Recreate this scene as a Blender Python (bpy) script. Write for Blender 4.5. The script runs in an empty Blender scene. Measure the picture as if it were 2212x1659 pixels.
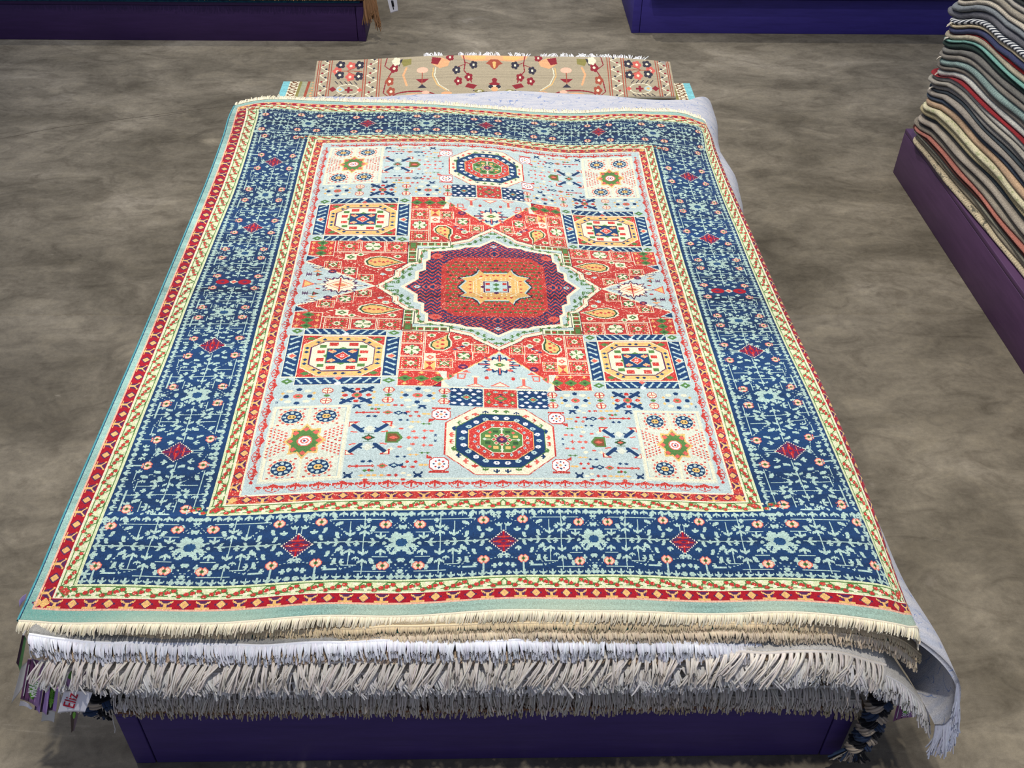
import bpy, bmesh, math, random
import numpy as np
from mathutils import Matrix, Vector

# ---------------------------------------------------------------- scene, camera, light
sc = bpy.context.scene
C = sc.collection
S = 2.0                                   # camera height in metres; plan lengths below are in units of it
F, CX, CY = 2122.0, 1106.0, 829.5         # lens in pixels of the 2212 x 1659 frame
def _axes():
    dn = np.array([-44., 2484., F]); dn /= np.linalg.norm(dn)
    fw = np.array([-56., -1815., F]); fw /= np.linalg.norm(fw)
    fw -= dn*fw.dot(dn); fw /= np.linalg.norm(fw)
    return np.stack([np.cross(dn, fw), fw, -dn])
AX = _axes()
cam_data = bpy.data.cameras.new('camera'); cam = bpy.data.objects.new('camera', cam_data); C.objects.link(cam)
cam_data.sensor_width = 36; cam_data.lens = F/2212*36; cam_data.clip_start = .05
m = Matrix.Identity(4)
for r in range(3):
    m[r][0] = AX[r,0]; m[r][1] = -AX[r,1]; m[r][2] = -AX[r,2]
m[2][3] = S
cam.matrix_world = m
sc.camera = cam
w = bpy.data.worlds.new('world'); sc.world = w; w.use_nodes = True
w.node_tree.nodes['Background'].inputs[0].default_value = (.60,.70,1.0,1)
w.node_tree.nodes['Background'].inputs[1].default_value = .42
def spot(name, loc, tgt, power, size, ang=75, col=(1,.96,.90), blend=.6):
    l = bpy.data.lights.new(name,'SPOT'); l.energy = power; l.spot_size = math.radians(ang); l.spot_blend = blend
    l.shadow_soft_size = size; l.color = col
    o = bpy.data.objects.new(name, l); C.objects.link(o); o.location = Vector(loc)*S
    o.rotation_euler = (Vector(tgt)*S-Vector(loc)*S).to_track_quat('-Z','Y').to_euler(); return o
spot('ceiling_spot', (.0,.27,2.15), (0,.6,0), 330, .045, 85)
spot('ceiling_spot', (-.05,1.75,2.15), (0,1.5,0), 230, .05, 85)
spot('ceiling_spot', (.15,2.95,2.15), (.15,2.4,0), 330, .05, 100)
spot('ceiling_spot', (-.9,1.6,2.15), (-.8,1.4,0), 110, .06, 95)
spot('ceiling_spot', (.45,1.2,2.15), (.8,1.3,0), 130, .06, 95)
sc.view_settings.view_transform = 'Standard'; sc.view_settings.look = 'None'
sc.view_settings.exposure = 0.0; sc.view_settings.gamma = 1; sc.view_settings.use_curve_mapping = False

# ---------------------------------------------------------------- helpers
rng = np.random.default_rng(11)
def ray(px, py): return AX @ np.array([px-CX, py-CY, F])
def on_z(px, py, z):
    d = ray(px, py); t = (z-1)/d[2]; return np.array([t*d[0], t*d[1], z])
def on_y(px, py, y):
    d = ray(px, py); t = y/d[1]; return np.array([t*d[0], y, 1+t*d[2]])
def tag(o, label=None, cat=None, group=None, kind=None):
    for k,v in (('label',label),('category',cat),('group',group),('kind',kind)):
        if v: o[k] = v
    return o
def thing(name, loc, label, cat, group=None):
    o = bpy.data.objects.new(name, None); C.objects.link(o); o.location = Vector([float(x) for x in loc])*S
    o.empty_display_size = .05
    return tag(o, label, cat, group)
def mesh_np(name, V, Q, mat, parent=None, col=None, smooth=True, label=None, mats=None, midx=None):
    """V in plan units (times S gives metres), Q quads (or list of arrays of equal-size faces)"""
    V = np.asarray(V, np.float64)*S
    if parent is not None: V = V-np.array(parent.matrix_basis.translation)[None]
    me = bpy.data.meshes.new(name); Q = np.asarray(Q, np.int32); n,k = Q.shape
    me.vertices.add(len(V)); me.vertices.foreach_set('co', V.astype(np.float32).ravel())
    me.loops.add(n*k); me.loops.foreach_set('vertex_index', Q.ravel())
    me.polygons.add(n); me.polygons.foreach_set('loop_start', np.arange(0,n*k,k,dtype=np.int32))
    if smooth: me.polygons.foreach_set('use_smooth', np.ones(n,bool))
    if midx is not None: me.polygons.foreach_set('material_index', np.asarray(midx,np.int32))
    me.update(calc_edges=True)
    if col is not None:
        at = me.attributes.new('yarn','FLOAT_COLOR','FACE'); c = np.ones((n,4),np.float32); c[:,:3] = col; at.data.foreach_set('color', c.ravel())
    for mm in (mats or [mat]): me.materials.append(mm)
    o = bpy.data.objects.new(name, me); C.objects.link(o)
    if parent is not None: o.parent = parent
    if label: o['label'] = label
    return o
def grid_faces(r, c, off=0, close=False):
    a = np.arange(r*c).reshape(r,c)+off
    if close: a = np.concatenate([a, a[:,:1]],1)
    return np.stack([a[:-1,:-1],a[:-1,1:],a[1:,1:],a[1:,:-1]],-1).reshape(-1,4)
def nrm(v): return v/np.maximum(1e-9,np.linalg.norm(v,axis=-1,keepdims=True))
def tubes(P, rad, sides=4, taper=1.0):
    """P: (n,k,3) centre lines -> verts, quads"""
    n,k,_ = P.shape; T = nrm(np.gradient(P,axis=1)); ref = np.zeros_like(T); ref[...,2] = 1
    ref[np.abs(T[...,2])>.9] = (0,1,0)
    A = nrm(np.cross(T,ref)); B = np.cross(T,A); ang = np.arange(sides)*2*math.pi/sides+.4
    r = (np.asarray(rad).reshape(-1,1)*np.ones((n,k)))*np.linspace(1,taper,k)[None]
    V = P[:,:,None]+r[:,:,None,None]*(np.cos(ang)[None,None,:,None]*A[:,:,None]+np.sin(ang)[None,None,:,None]*B[:,:,None])
    base = np.arange(n*k*sides).reshape(n,k,sides); nx = np.roll(base,-1,2)
    Q = np.stack([base[:,:-1],nx[:,:-1],nx[:,1:],base[:,1:]],-1).reshape(-1,4)
    return V.reshape(-1,3), Q
def spline(x, xs, ys):
    """smooth curve through nodes (xs, ys[...])"""
    xs = np.asarray(xs,float); ys = np.asarray(ys,float); x = np.asarray(x,float)
    d = np.diff(ys,axis=0)/np.diff(xs).reshape(-1,*[1]*(ys.ndim-1))
    h = np.diff(xs).reshape(-1,*[1]*(ys.ndim-1)); mm = np.empty_like(ys)
    mm[0] = d[0]; mm[-1] = d[-1]; mm[1:-1] = (d[:-1]*h[1:]+d[1:]*h[:-1])/(h[1:]+h[:-1])
    i = np.clip(np.searchsorted(xs,x)-1,0,len(xs)-2); hh = (xs[i+1]-xs[i]); t = (x-xs[i])/hh
    sh = (-1,)+(1,)*(ys.ndim-1); t = t.reshape(sh); hh = hh.reshape(sh)
    return (2*t**3-3*t**2+1)*ys[i]+(t**3-2*t**2+t)*hh*mm[i]+(-2*t**3+3*t**2)*ys[i+1]+(t**3-t**2)*hh*mm[i+1]
def wob(x, seed, amp, wl):
    r = np.random.default_rng(seed); out = np.zeros_like(np.asarray(x,float))
    for k in range(4): out += np.sin(x/wl*2*math.pi*(.6+.55*k)+r.random()*6.28)*r.uniform(.5,1)/(1+k*.6)
    return out*amp*.6

# ---------------------------------------------------------------- materials
def lin(c): return tuple((x/255)**2.2 for x in c)
def new_mat(name, col=(200,200,200), rough=.85, spec=.25, sheen=0):
    mt = bpy.data.materials.new(name); mt.use_nodes = True; b = mt.node_tree.nodes['Principled BSDF']
    b.inputs['Base Color'].default_value = (*lin(col),1); b.inputs['Roughness'].default_value = rough; b.inputs['Specular IOR Level'].default_value = spec
    b.inputs['Sheen Weight'].default_value = sheen
    return mt
def N(mt, t, **kw):
    n = mt.node_tree.nodes.new(t)
    for k,v in kw.items():
        if k in n.inputs.keys() if hasattr(n.inputs,'keys') else False: n.inputs[k].default_value = v
        else: setattr(n,k,v)
    return n
def LK(mt, a, b): mt.node_tree.links.new(a,b)
def ramp(mt, fac, stops):
    n = mt.node_tree.nodes.new('ShaderNodeValToRGB'); e = n.color_ramp.elements
    while len(e) < len(stops): e.new(.5)
    for i,(p,c) in enumerate(stops): e[i].position = p; e[i].color = (*c,1) if len(c)==3 else c
    LK(mt, fac, n.inputs[0]); return n.outputs[0]
def mixc(mt, a, b, fac, mode='MIX'):
    n = mt.node_tree.nodes.new('ShaderNodeMix'); n.data_type = 'RGBA'; n.blend_type = mode
    for i,x in ((0,fac),(6,a),(7,b)):
        if hasattr(x,'is_linked'): LK(mt,x,n.inputs[i])
        else: n.inputs[i].default_value = x if i==0 else ((*x,1) if len(x)==3 else x)
    return n.outputs[2]
def noise(mt, scale, detail=4, rough=.55, vec=None, dist=0):
    n = mt.node_tree.nodes.new('ShaderNodeTexNoise'); n.inputs['Scale'].default_value = scale; n.inputs['Detail'].default_value = detail
    n.inputs['Roughness'].default_value = rough; n.inputs['Distortion'].default_value = dist
    if vec is not None: LK(mt, vec, n.inputs['Vector'])
    return n
def coords(mt, sx=1, sy=1, sz=1, rz=0):
    t = mt.node_tree.nodes.new('ShaderNodeTexCoord'); g = mt.node_tree.nodes.new('ShaderNodeNewGeometry'); mp = mt.node_tree.nodes.new('ShaderNodeMapping')
    mp.inputs['Scale'].default_value = (sx,sy,sz); mp.inputs['Rotation'].default_value = (0,0,rz)
    LK(mt, g.outputs['Position'], mp.inputs['Vector']); return mp.outputs[0]
def bump(mt, h, strength, dist=.01):
    b = mt.node_tree.nodes.new('ShaderNodeBump'); b.inputs['Strength'].default_value = strength; b.inputs['Distance'].default_value = dist
    LK(mt, h, b.inputs['Height']); LK(mt, b.outputs[0], mt.node_tree.nodes['Principled BSDF'].inputs['Normal']); return b
def BC(mt): return mt.node_tree.nodes['Principled BSDF'].inputs['Base Color']

# cut pile whose colour is set knot by knot
M_pile = new_mat('knotted_pile', rough=.8, spec=.12, sheen=.15)
a_ = M_pile.node_tree.nodes.new('ShaderNodeAttribute'); a_.attribute_name = 'yarn'
nz = noise(M_pile, 900, 2, .6, coords(M_pile)); LK(M_pile, mixc(M_pile, a_.outputs['Color'], ramp(M_pile, nz.outputs[0], [(.25,(.55,.55,.55)),(.7,(1.15,1.15,1.15))]), 1.0, 'MULTIPLY'), BC(M_pile))
bump(M_pile, nz.outputs[0], .35, .002)
def yarn_mat(name, col, var=.25):
    mt = new_mat(name, col, .85, .15, .1); a = mt.node_tree.nodes.new('ShaderNodeAttribute'); a.attribute_name = 'yarn'
    LK(mt, mixc(mt, lin(col), a.outputs['Color'], 1.0, 'MULTIPLY'), BC(mt)); return mt
_ym = {}
def ymat(nm, col):
    if nm not in _ym: _ym[nm] = yarn_mat(nm, col)
    return _ym[nm]
def pile_mat(name, cols, scale=40, stretch=(1,1,1), lines=None, b=.5):
    """plain carpet pile in mottled colours; lines = (colour, scale, width) adds a drawn arabesque"""
    mt = new_mat(name, cols[0], .88, .1, .12); v = coords(mt,*stretch); n1 = noise(mt, scale, 4, .6, v)
    k = len(cols); c = ramp(mt, n1.outputs[0], [(.35+.3*i/max(1,k-1), lin(cc)) for i,cc in enumerate(cols)] if k>1 else [(0,lin(cols[0])),(1,lin(cols[0]))])
    if lines:
        lc,ls,lw = lines; n2 = noise(mt, ls, 1.5, .5, coords(mt), .4)
        r = ramp(mt, n2.outputs[0], [(.5-lw,(0,0,0)),(.5-lw*.4,(1,1,1)),(.5+lw*.4,(1,1,1)),(.5+lw,(0,0,0))])
        n3 = noise(mt, ls*1.7, 1, .5, coords(mt), .2); r3 = ramp(mt, n3.outputs[0], [(.45,(0,0,0)),(.52,(1,1,1))])
        mul = mixc(mt, r, r3, 1.0, 'MULTIPLY'); c = mixc(mt, c, lin(lc), mul)
    f = noise(mt, 500, 2, .6, coords(mt)); c = mixc(mt, c, ramp(mt, f.outputs[0], [(.3,(.72,.72,.72)),(.7,(1.12,1.12,1.12))]), 1.0, 'MULTIPLY')
    LK(mt, c, BC(mt)); bump(mt, f.outputs[0], b, .003); return mt
# concrete
M_floor = new_mat('stained_concrete', rough=.62, spec=.22)
v0 = coords(M_floor); v1 = coords(M_floor, 1, 1.7, 1, .25)
n1 = noise(M_floor, 1.6, 6, .62, v1, .6); n2 = noise(M_floor, 7, 6, .65, v1, 1.2); n3 = noise(M_floor, 60, 4, .7, v0); n4 = noise(M_floor, 420, 2, .7, v0)
c = ramp(M_floor, n1.outputs[0], [(.30,lin((92,85,72))),(.47,lin((118,110,95))),(.58,lin((136,127,110))),(.74,lin((162,152,134)))])
c = mixc(M_floor, c, ramp(M_floor, n2.outputs[0], [(.32,(.62,.60,.58)),(.5,(1,1,1)),(.68,(1.25,1.24,1.2))]), .75, 'MULTIPLY')
c = mixc(M_floor, c, ramp(M_floor, n3.outputs[0], [(.3,(.82,.82,.82)),(.7,(1.14,1.14,1.14))]), .8, 'MULTIPLY')
c = mixc(M_floor, c, ramp(M_floor, n4.outputs[0], [(.3,(.86,.86,.86)),(.7,(1.1,1.1,1.1))]), .8, 'MULTIPLY')
sw = noise(M_floor, 2.6, 10, .8, coords(M_floor, 1, 3.2, 1, .6), 2.4)     # trowel swirls
c = mixc(M_floor, c, lin((178,168,150)), ramp(M_floor, sw.outputs[0], [(.60,(0,0,0)),(.74,(.5,.5,.5))]))
dk = noise(M_floor, 3.1, 8, .75, v1, .8); c = mixc(M_floor, c, lin((72,66,60)), ramp(M_floor, dk.outputs[0], [(.62,(0,0,0)),(.75,(.55,.55,.55))]))
def stain(px,py,r,asp,colr,st_,sd):
    global c
    p = on_z(px,py,0)*S; mp = M_floor.node_tree.nodes.new('ShaderNodeMapping'); mp.vector_type = 'POINT'; R_ = r*S
    mp.inputs['Location'].default_value = (-p[0]/R_,-p[1]/(R_*asp),0); mp.inputs['Scale'].default_value = (1/R_,1/(R_*asp),1)
    LK(M_floor, v0, mp.inputs['Vector']); ln_ = M_floor.node_tree.nodes.new('ShaderNodeVectorMath'); ln_.operation = 'LENGTH'; LK(M_floor, mp.outputs[0], ln_.inputs[0])
    nn_ = noise(M_floor, 5+sd%3*3, 7, .72, v1, 1.0); ad = M_floor.node_tree.nodes.new('ShaderNodeMath'); ad.operation = 'MULTIPLY_ADD'; ad.inputs[1].default_value = 1.6; LK(M_floor, nn_.outputs[0], ad.inputs[0]); LK(M_floor, ln_.outputs['Value'], ad.inputs[2])
    c = mixc(M_floor, c, lin(colr), ramp(M_floor, ad.outputs[0], [(.0,(st_,)*3),(.55,(st_,)*3),(.80,(st_*.35,)*3),(.98,(0,0,0))]))
for a_ in ((455,305,.11,1.2,(176,164,140),.75,1),(130,215,.16,1.1,(160,152,138),.5,2),(60,420,.22,1,(88,82,70),.5,3),(1010,45,.22,.7,(168,160,146),.5,4),(1900,640,.10,1,(86,80,70),.45,5),(1945,1230,.045,1.6,(52,48,44),.8,6),(2010,1250,.05,1.3,(150,140,128),.5,7),
           (1885,1050,.03,1,(168,158,142),.6,8),(150,640,.20,.8,(134,126,112),.45,9),(120,930,.16,1,(84,76,66),.45,10),(2100,1050,.14,1,(92,84,74),.4,11),(60,1480,.06,1.3,(152,142,128),.5,12),(1800,330,.16,1,(96,88,74),.45,13),(2110,900,.2,1,(120,112,98),.3,14),(560,190,.14,.6,(152,144,130),.4,15)): stain(*a_)
LK(M_floor, c, BC(M_floor)); bump(M_floor, n3.outputs[0], .12, .004)
def painted(name, col):
    mt = new_mat(name, col, .5, .3); v = coords(mt,1,1,9); n = noise(mt, 5, 6, .7, v); f = noise(mt, 34, 5, .75, coords(mt),1.0)
    cc = mixc(mt, lin(col), ramp(mt, n.outputs[0], [(.3,(.82,.8,.84)),(.7,(1.15,1.12,1.15))]), 1.0, 'MULTIPLY')
    cc = mixc(mt, cc, lin((150,135,160)), ramp(mt, f.outputs[0], [(.72,(0,0,0)),(.80,(.35,.35,.35))]))
    LK(mt, cc, BC(mt)); bump(mt, n.outputs[0], .15, .003); return mt
M_purple = painted('purple_paint', (66,52,104))
M_purple_warm = painted('purple_paint_plum', (80,56,84))
M_purple_left = painted('purple_paint_dark', (64,44,84))
M_purple_blue = painted('purple_paint_blue', (66,58,134))
M_black = new_mat('black_paint', (20,20,24), .7)
# ---------------------------------------------------------------- floor
def box_vq(x0,x1,y0,y1,z0,z1,off=0):
    V = [(x,y,z) for z in (z0,z1) for y in (y0,y1) for x in (x0,x1)]
    Q = np.array([(0,2,3,1),(4,5,7,6),(0,1,5,4),(2,6,7,3),(0,4,6,2),(1,3,7,5)])+off
    return V,Q
def box(name, x0,x1,y0,y1,z0,z1, mat, parent, bev=.0012, label=None):
    V,Q = box_vq(x0,x1,y0,y1,z0,z1); o = mesh_np(name, V, Q, mat, parent, smooth=False, label=label)
    b = o.modifiers.new('bevel','BEVEL'); b.width = bev*S; b.segments = 2; return o
# slab with the joint running across it: two pours, each a real edge
fl = mesh_np('floor', *(lambda a,b:(a[0]+b[0], np.concatenate([a[1],b[1]])))(box_vq(-4,4,-1.5,1.3525,-.05,0), box_vq(-4,4,1.3545,6,-.05,0,8)), M_floor, smooth=False); tag(fl, kind='structure')
jt = mesh_np('trim_1', *box_vq(-4,4,1.351,1.356,-.03,-.0025), new_mat('joint_dirt',(70,64,56),.95), smooth=False); tag(jt, kind='structure')
# hairline cracks and chipped spots in the concrete are thin shallow flakes
def crack(name, pts, wd, col, z=.0003):
    P = np.array([[*on_z(px,py,0)[:2]] for px,py in pts]); L = np.linspace(0,len(P)-1,len(P)*9); X = np.stack([np.interp(L,np.arange(len(P)),P[:,k]) for k in (0,1)],1)
    X += rng.normal(size=X.shape)*wd*.5; T = nrm(np.gradient(X,axis=0)); Nn = np.stack([-T[:,1],T[:,0]],1)
    ww = wd*(.35+.65*rng.random(len(X)))*np.sin(np.linspace(.05,math.pi-.05,len(X)))**.4
    V = np.zeros((len(X),2,3)); V[:,0,:2] = X-Nn*ww[:,None]; V[:,1,:2] = X+Nn*ww[:,None]; V[...,2] = z
    return tag(mesh_np(name, V.reshape(-1,3), grid_faces(len(X),2), new_mat(name+'_tone',col,.95)), kind='structure')
crack('trim_2', [(0,300),(120,276),(260,258),(400,240),(505,228)], .0011, (84,76,66))
crack('trim_3', [(300,258),(380,246),(440,238)], .0006, (70,62,54))

# ---------------------------------------------------------------- display platforms
def platform(x0,x1,y0,y1,h,label,mat,group='purple display platforms',rot=0,wb=.0215):
    t = thing('display_platform', (0,0,0), label, 'platform', group); tp = .0085; e = .0006
    box('top_panel', x0,x1,y0,y1,h-tp,h, mat, t)
    box('side_board', x0,x0+wb-e,y0,y1,0,h-tp-e, mat, t); box('side_board', x1-wb+e,x1,y0,y1,0,h-tp-e, mat, t)
    box('front_board', x0+wb+e,x1-wb-e,y0+.0004,y0+wb,0,h-tp-e, mat, t); box('back_board', x0+wb+e,x1-wb-e,y1-wb,y1,0,h-tp-e, mat, t)
    return t
pf = platform(-.379,.381,.545,1.93,.1,'low purple platform under the large red and blue carpet stack',M_purple)
pbl = platform(-1.45,-.319,2.56,3.9,.1,'dark purple platform at the back left below brown fringe',M_purple_left)
pbr = platform(.389,1.75,2.63,3.9,.1,'bright blue-purple platform at the back right',M_purple_blue)
pr = platform(.858,1.75,.35,1.858,.1,'plum purple platform under the tall pile of carpet edges at right',M_purple_warm)
# ---------------------------------------------------------------- carpet design (knot by knot)
PAL = {
 'navy':(30,60,98),'blue':(40,78,118),'ice':(180,204,198),'figure':(172,198,184),'mint':(214,220,172),'cream':(234,226,192),
 'red':(190,58,52),'deep':(168,24,40),'coral':(214,100,86),'plum':(86,44,84),'green':(84,124,66),'dgreen':(52,84,52),
 'gold':(236,184,110),'orange':(232,170,120),'pink':(246,186,156),'teal':(152,188,174),'dteal':(58,138,132),'white':(238,238,232),
 'brown':(122,80,50),'field':(184,200,196),'pale':(214,218,196),'dark':(34,40,60)}
PN = list(PAL)
class Quarter:
    """a quarter of the design; u runs across, v along, both from the middle, in knots"""
    def __init__(q, hu, hv, s):
        q.s = s; q.nu = int(round(hu*s)); q.nv = int(round(hv*s))
        q.a = np.zeros((q.nv, q.nu), np.int16)
        q.tr = lambda p: p
    def _box(q, P, m=0):
        x0 = max(0, int(P[:,0].min()*q.s-m-1)); x1 = min(q.nu, int(P[:,0].max()*q.s+m+2))
        y0 = max(0, int(P[:,1].min()*q.s-m-1)); y1 = min(q.nv, int(P[:,1].max()*q.s+m+2))
        if x1 <= x0 or y1 <= y0: return None
        X, Y = np.meshgrid((np.arange(x0,x1)+.5)/q.s, (np.arange(y0,y1)+.5)/q.s)
        return x0,x1,y0,y1,X,Y
    def T(q, pts): return np.array([q.tr(p) for p in pts], float)
    def poly(q, pts, c, raw=False, where=None):
        P = q.T(pts); b = q._box(P)
        if b is None: return
        x0,x1,y0,y1,X,Y = b; ins = np.zeros(X.shape, bool); n = len(P)
        for i in range(n):
            xa,ya = P[i]; xb,yb = P[(i+1)%n]
            if ya == yb: continue
            cr = ((Y>=ya)!=(Y>=yb)) & (X < (xb-xa)*(Y-ya)/(yb-ya)+xa); ins ^= cr
        if where is not None: ins &= where[y0:y1,x0:x1]
        q.a[y0:y1,x0:x1][ins] = PN.index(c)
    def rect(q, u0,u1,v0,v1, c): q.poly([(u0,v0),(u1,v0),(u1,v1),(u0,v1)], c)
    def ell(q, u, v, ru, rv, c, r0=0):
        P = q.T([(u-ru,v-rv),(u+ru,v+rv),(u-ru,v+rv),(u+ru,v-rv)]); b = q._box(P)
        if b is None: return
        x0,x1,y0,y1,X,Y = b; cx,cy = (P.min(0)+P.max(0))/2; rx,ry = (P.max(0)-P.min(0))/2
        d = ((X-cx)/max(rx,.1))**2+((Y-cy)/max(ry,.1))**2
        q.a[y0:y1,x0:x1][(d<=1)&(d>=r0*r0)] = PN.index(c)
    def line(q, pts, c, w=.7, dash=0):
        P = q.T(pts)
        for A,B in zip(P[:-1],P[1:]):
            b = q._box(np.array([A,B]), w*q.s+1)
            if b is None: continue
            x0,x1,y0,y1,X,Y = b; d = B-A; L = max(1e-6,(d**2).sum())
            t = np.clip(((X-A[0])*d[0]+(Y-A[1])*d[1])/L,0,1)
            D = np.hypot(X-A[0]-t*d[0], Y-A[1]-t*d[1]); m = D <= w/2
            if dash: m &= (np.floor(t*math.sqrt(L)/dash) % 2 == 0)
            q.a[y0:y1,x0:x1][m] = PN.index(c)
    def outline(q, pts, c, w=.7, dash=0): q.line(list(pts)+[pts[0]], c, w, dash)
    def dia(q, u, v, a, b, c): q.poly([(u-a,v),(u,v-b),(u+a,v),(u,v+b)], c)
    def stamp(q, u, v, rows, cmap, d=0, k=1.0):
        """small woven figure; d turns it: 0 towards +v, 1 +u, 2 -v, 3 -u"""
        h = len(rows); w = len(rows[0]); s = q.s*k
        for j,r in enumerate(rows):
            for i,ch in enumerate(r):
                if ch == '.': continue
                for fx,fy in (((.25,.25),(.75,.25),(.25,.75),(.75,.75)) if k > 1 else ((.5,.5),)):
                    x = (i+fx-w/2)/1.5*k; y = (h/2-j-fy)/1.5*k
                    x,y = ((x,y),(y,x),(x,-y),(-y,x))[d]
                    p = q.tr((u+x, v+y)); px,py = int(math.floor(p[0]*q.s+1e-6)), int(math.floor(p[1]*q.s+1e-6))
                    if 0 <= px < q.nu and 0 <= py < q.nv: q.a[py,px] = PN.index(cmap[ch])
TULIP = ["....##....","...####...",".########.","##########","###.##.###","#...##...#","....##....","....##...."]
BUD = ["..##..",".####.","######","######",".####.","..##.."]
LEAF = ["#####...","#######.","########",".#######","...#####","......##"]
PINKF = ["...rr..rr...","..rpprrppr..",".rppcrrcppr.","rpcppggppcpr","rpppgddgpppr","rpppgddgpppr","rpcppggppcpr",".rppcrrcppr.","..rpprrppr..","...rr..rr..."]
FLOW = ["....a....",".a.aaa.a.",".aaabaaa.","..abbba..","aabbcbbaa","..abbba..",".aaabaaa.",".a.aaa.a.","....a...."]
def st(q,u,v,c='figure',d=0,k=1.0,b=TULIP): q.stamp(u,v,b,{'#':c},d,k)
def tile_flower(q,u,v,ru,rv,kind):
    """one square of the patchwork, half size ru by rv"""
    q.rect(u-ru,u+ru,v-rv,v+rv,'cream'); q.rect(u-ru+.7,u+ru-.7,v-rv+.7,v+rv-.7,'red')
    if kind == 0:
        q.outline([(u-ru+2,v-rv+2),(u+ru-2,v-rv+2),(u+ru-2,v+rv-2),(u-ru+2,v+rv-2)],'cream',.6,1.4)
        q.stamp(u,v,FLOW,{'a':'cream','b':'green','c':'red'},0,1.15)
        for a in (-1,1):
            for b in (-1,1):
                q.dia(u+a*ru*.72,v+b*rv*.68,1.0,1.0,'gold'); q.dia(u+a*ru*.45,v+b*rv*.8,.7,.7,'dark')
                q.dia(u+a*ru*.42,v+b*rv*.36,1.5,1.3,'green')
    else:
        P = []
        for i in range(16):
            r = 1 if i%2==0 else .80; t = i*math.pi/8
            P.append((u+math.cos(t)*r*ru*.82, v+math.sin(t)*r*rv*.86))
        q.poly(P,'cream'); q.outline(P,'dark',.6,1.2)
        q.line([(u-ru*.55,v),(u+ru*.55,v)],'green',.8); q.line([(u,v-rv*.6),(u,v+rv*.6)],'green',.8)
        for a,b in ((-.5,0),(.5,0),(0,-.55),(0,.55)): q.dia(u+a*ru,v+b*rv,2.0,1.7,'green')
        q.dia(u,v,1.5,1.4,'cream')
        for a in (-1,1):
            for b in (-1,1): q.dia(u+a*ru*.78,v+b*rv*.8,1.6,1.4,'coral')
def trees(q,u0,u1,v0,v1,along):
    q.rect(u0,u1,v0,v1,'cream'); q.rect(u0+.7,u1-.7,v0+.7,v1-.7,'red'); n = 3
    for i in range(n):
        f = (i+.5)/n
        if along: cu,cv = u0+(u1-u0)*f,(v0+v1)/2
        else: cu,cv = (u0+u1)/2, v0+(v1-v0)*f
        q.dia(cu,cv,6.2 if along else 5.6,4.2,'green'); q.dia(cu,cv,2.2,1.6,'dgreen')
        if along:
            for s_ in (-1,1): q.stamp(cu,cv+s_*(v1-v0)*.36,["...#...","..###..","#######","..###..","..###.."],{'#':'gold'},1-s_ if s_>0 else 0)
        else:
            for s_ in (-1,1): q.stamp(cu+s_*(u1-u0)*.36,cv,["...#...","..###..","#######","..###..","..###.."],{'#':'gold'},1 if s_>0 else 3)
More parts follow.
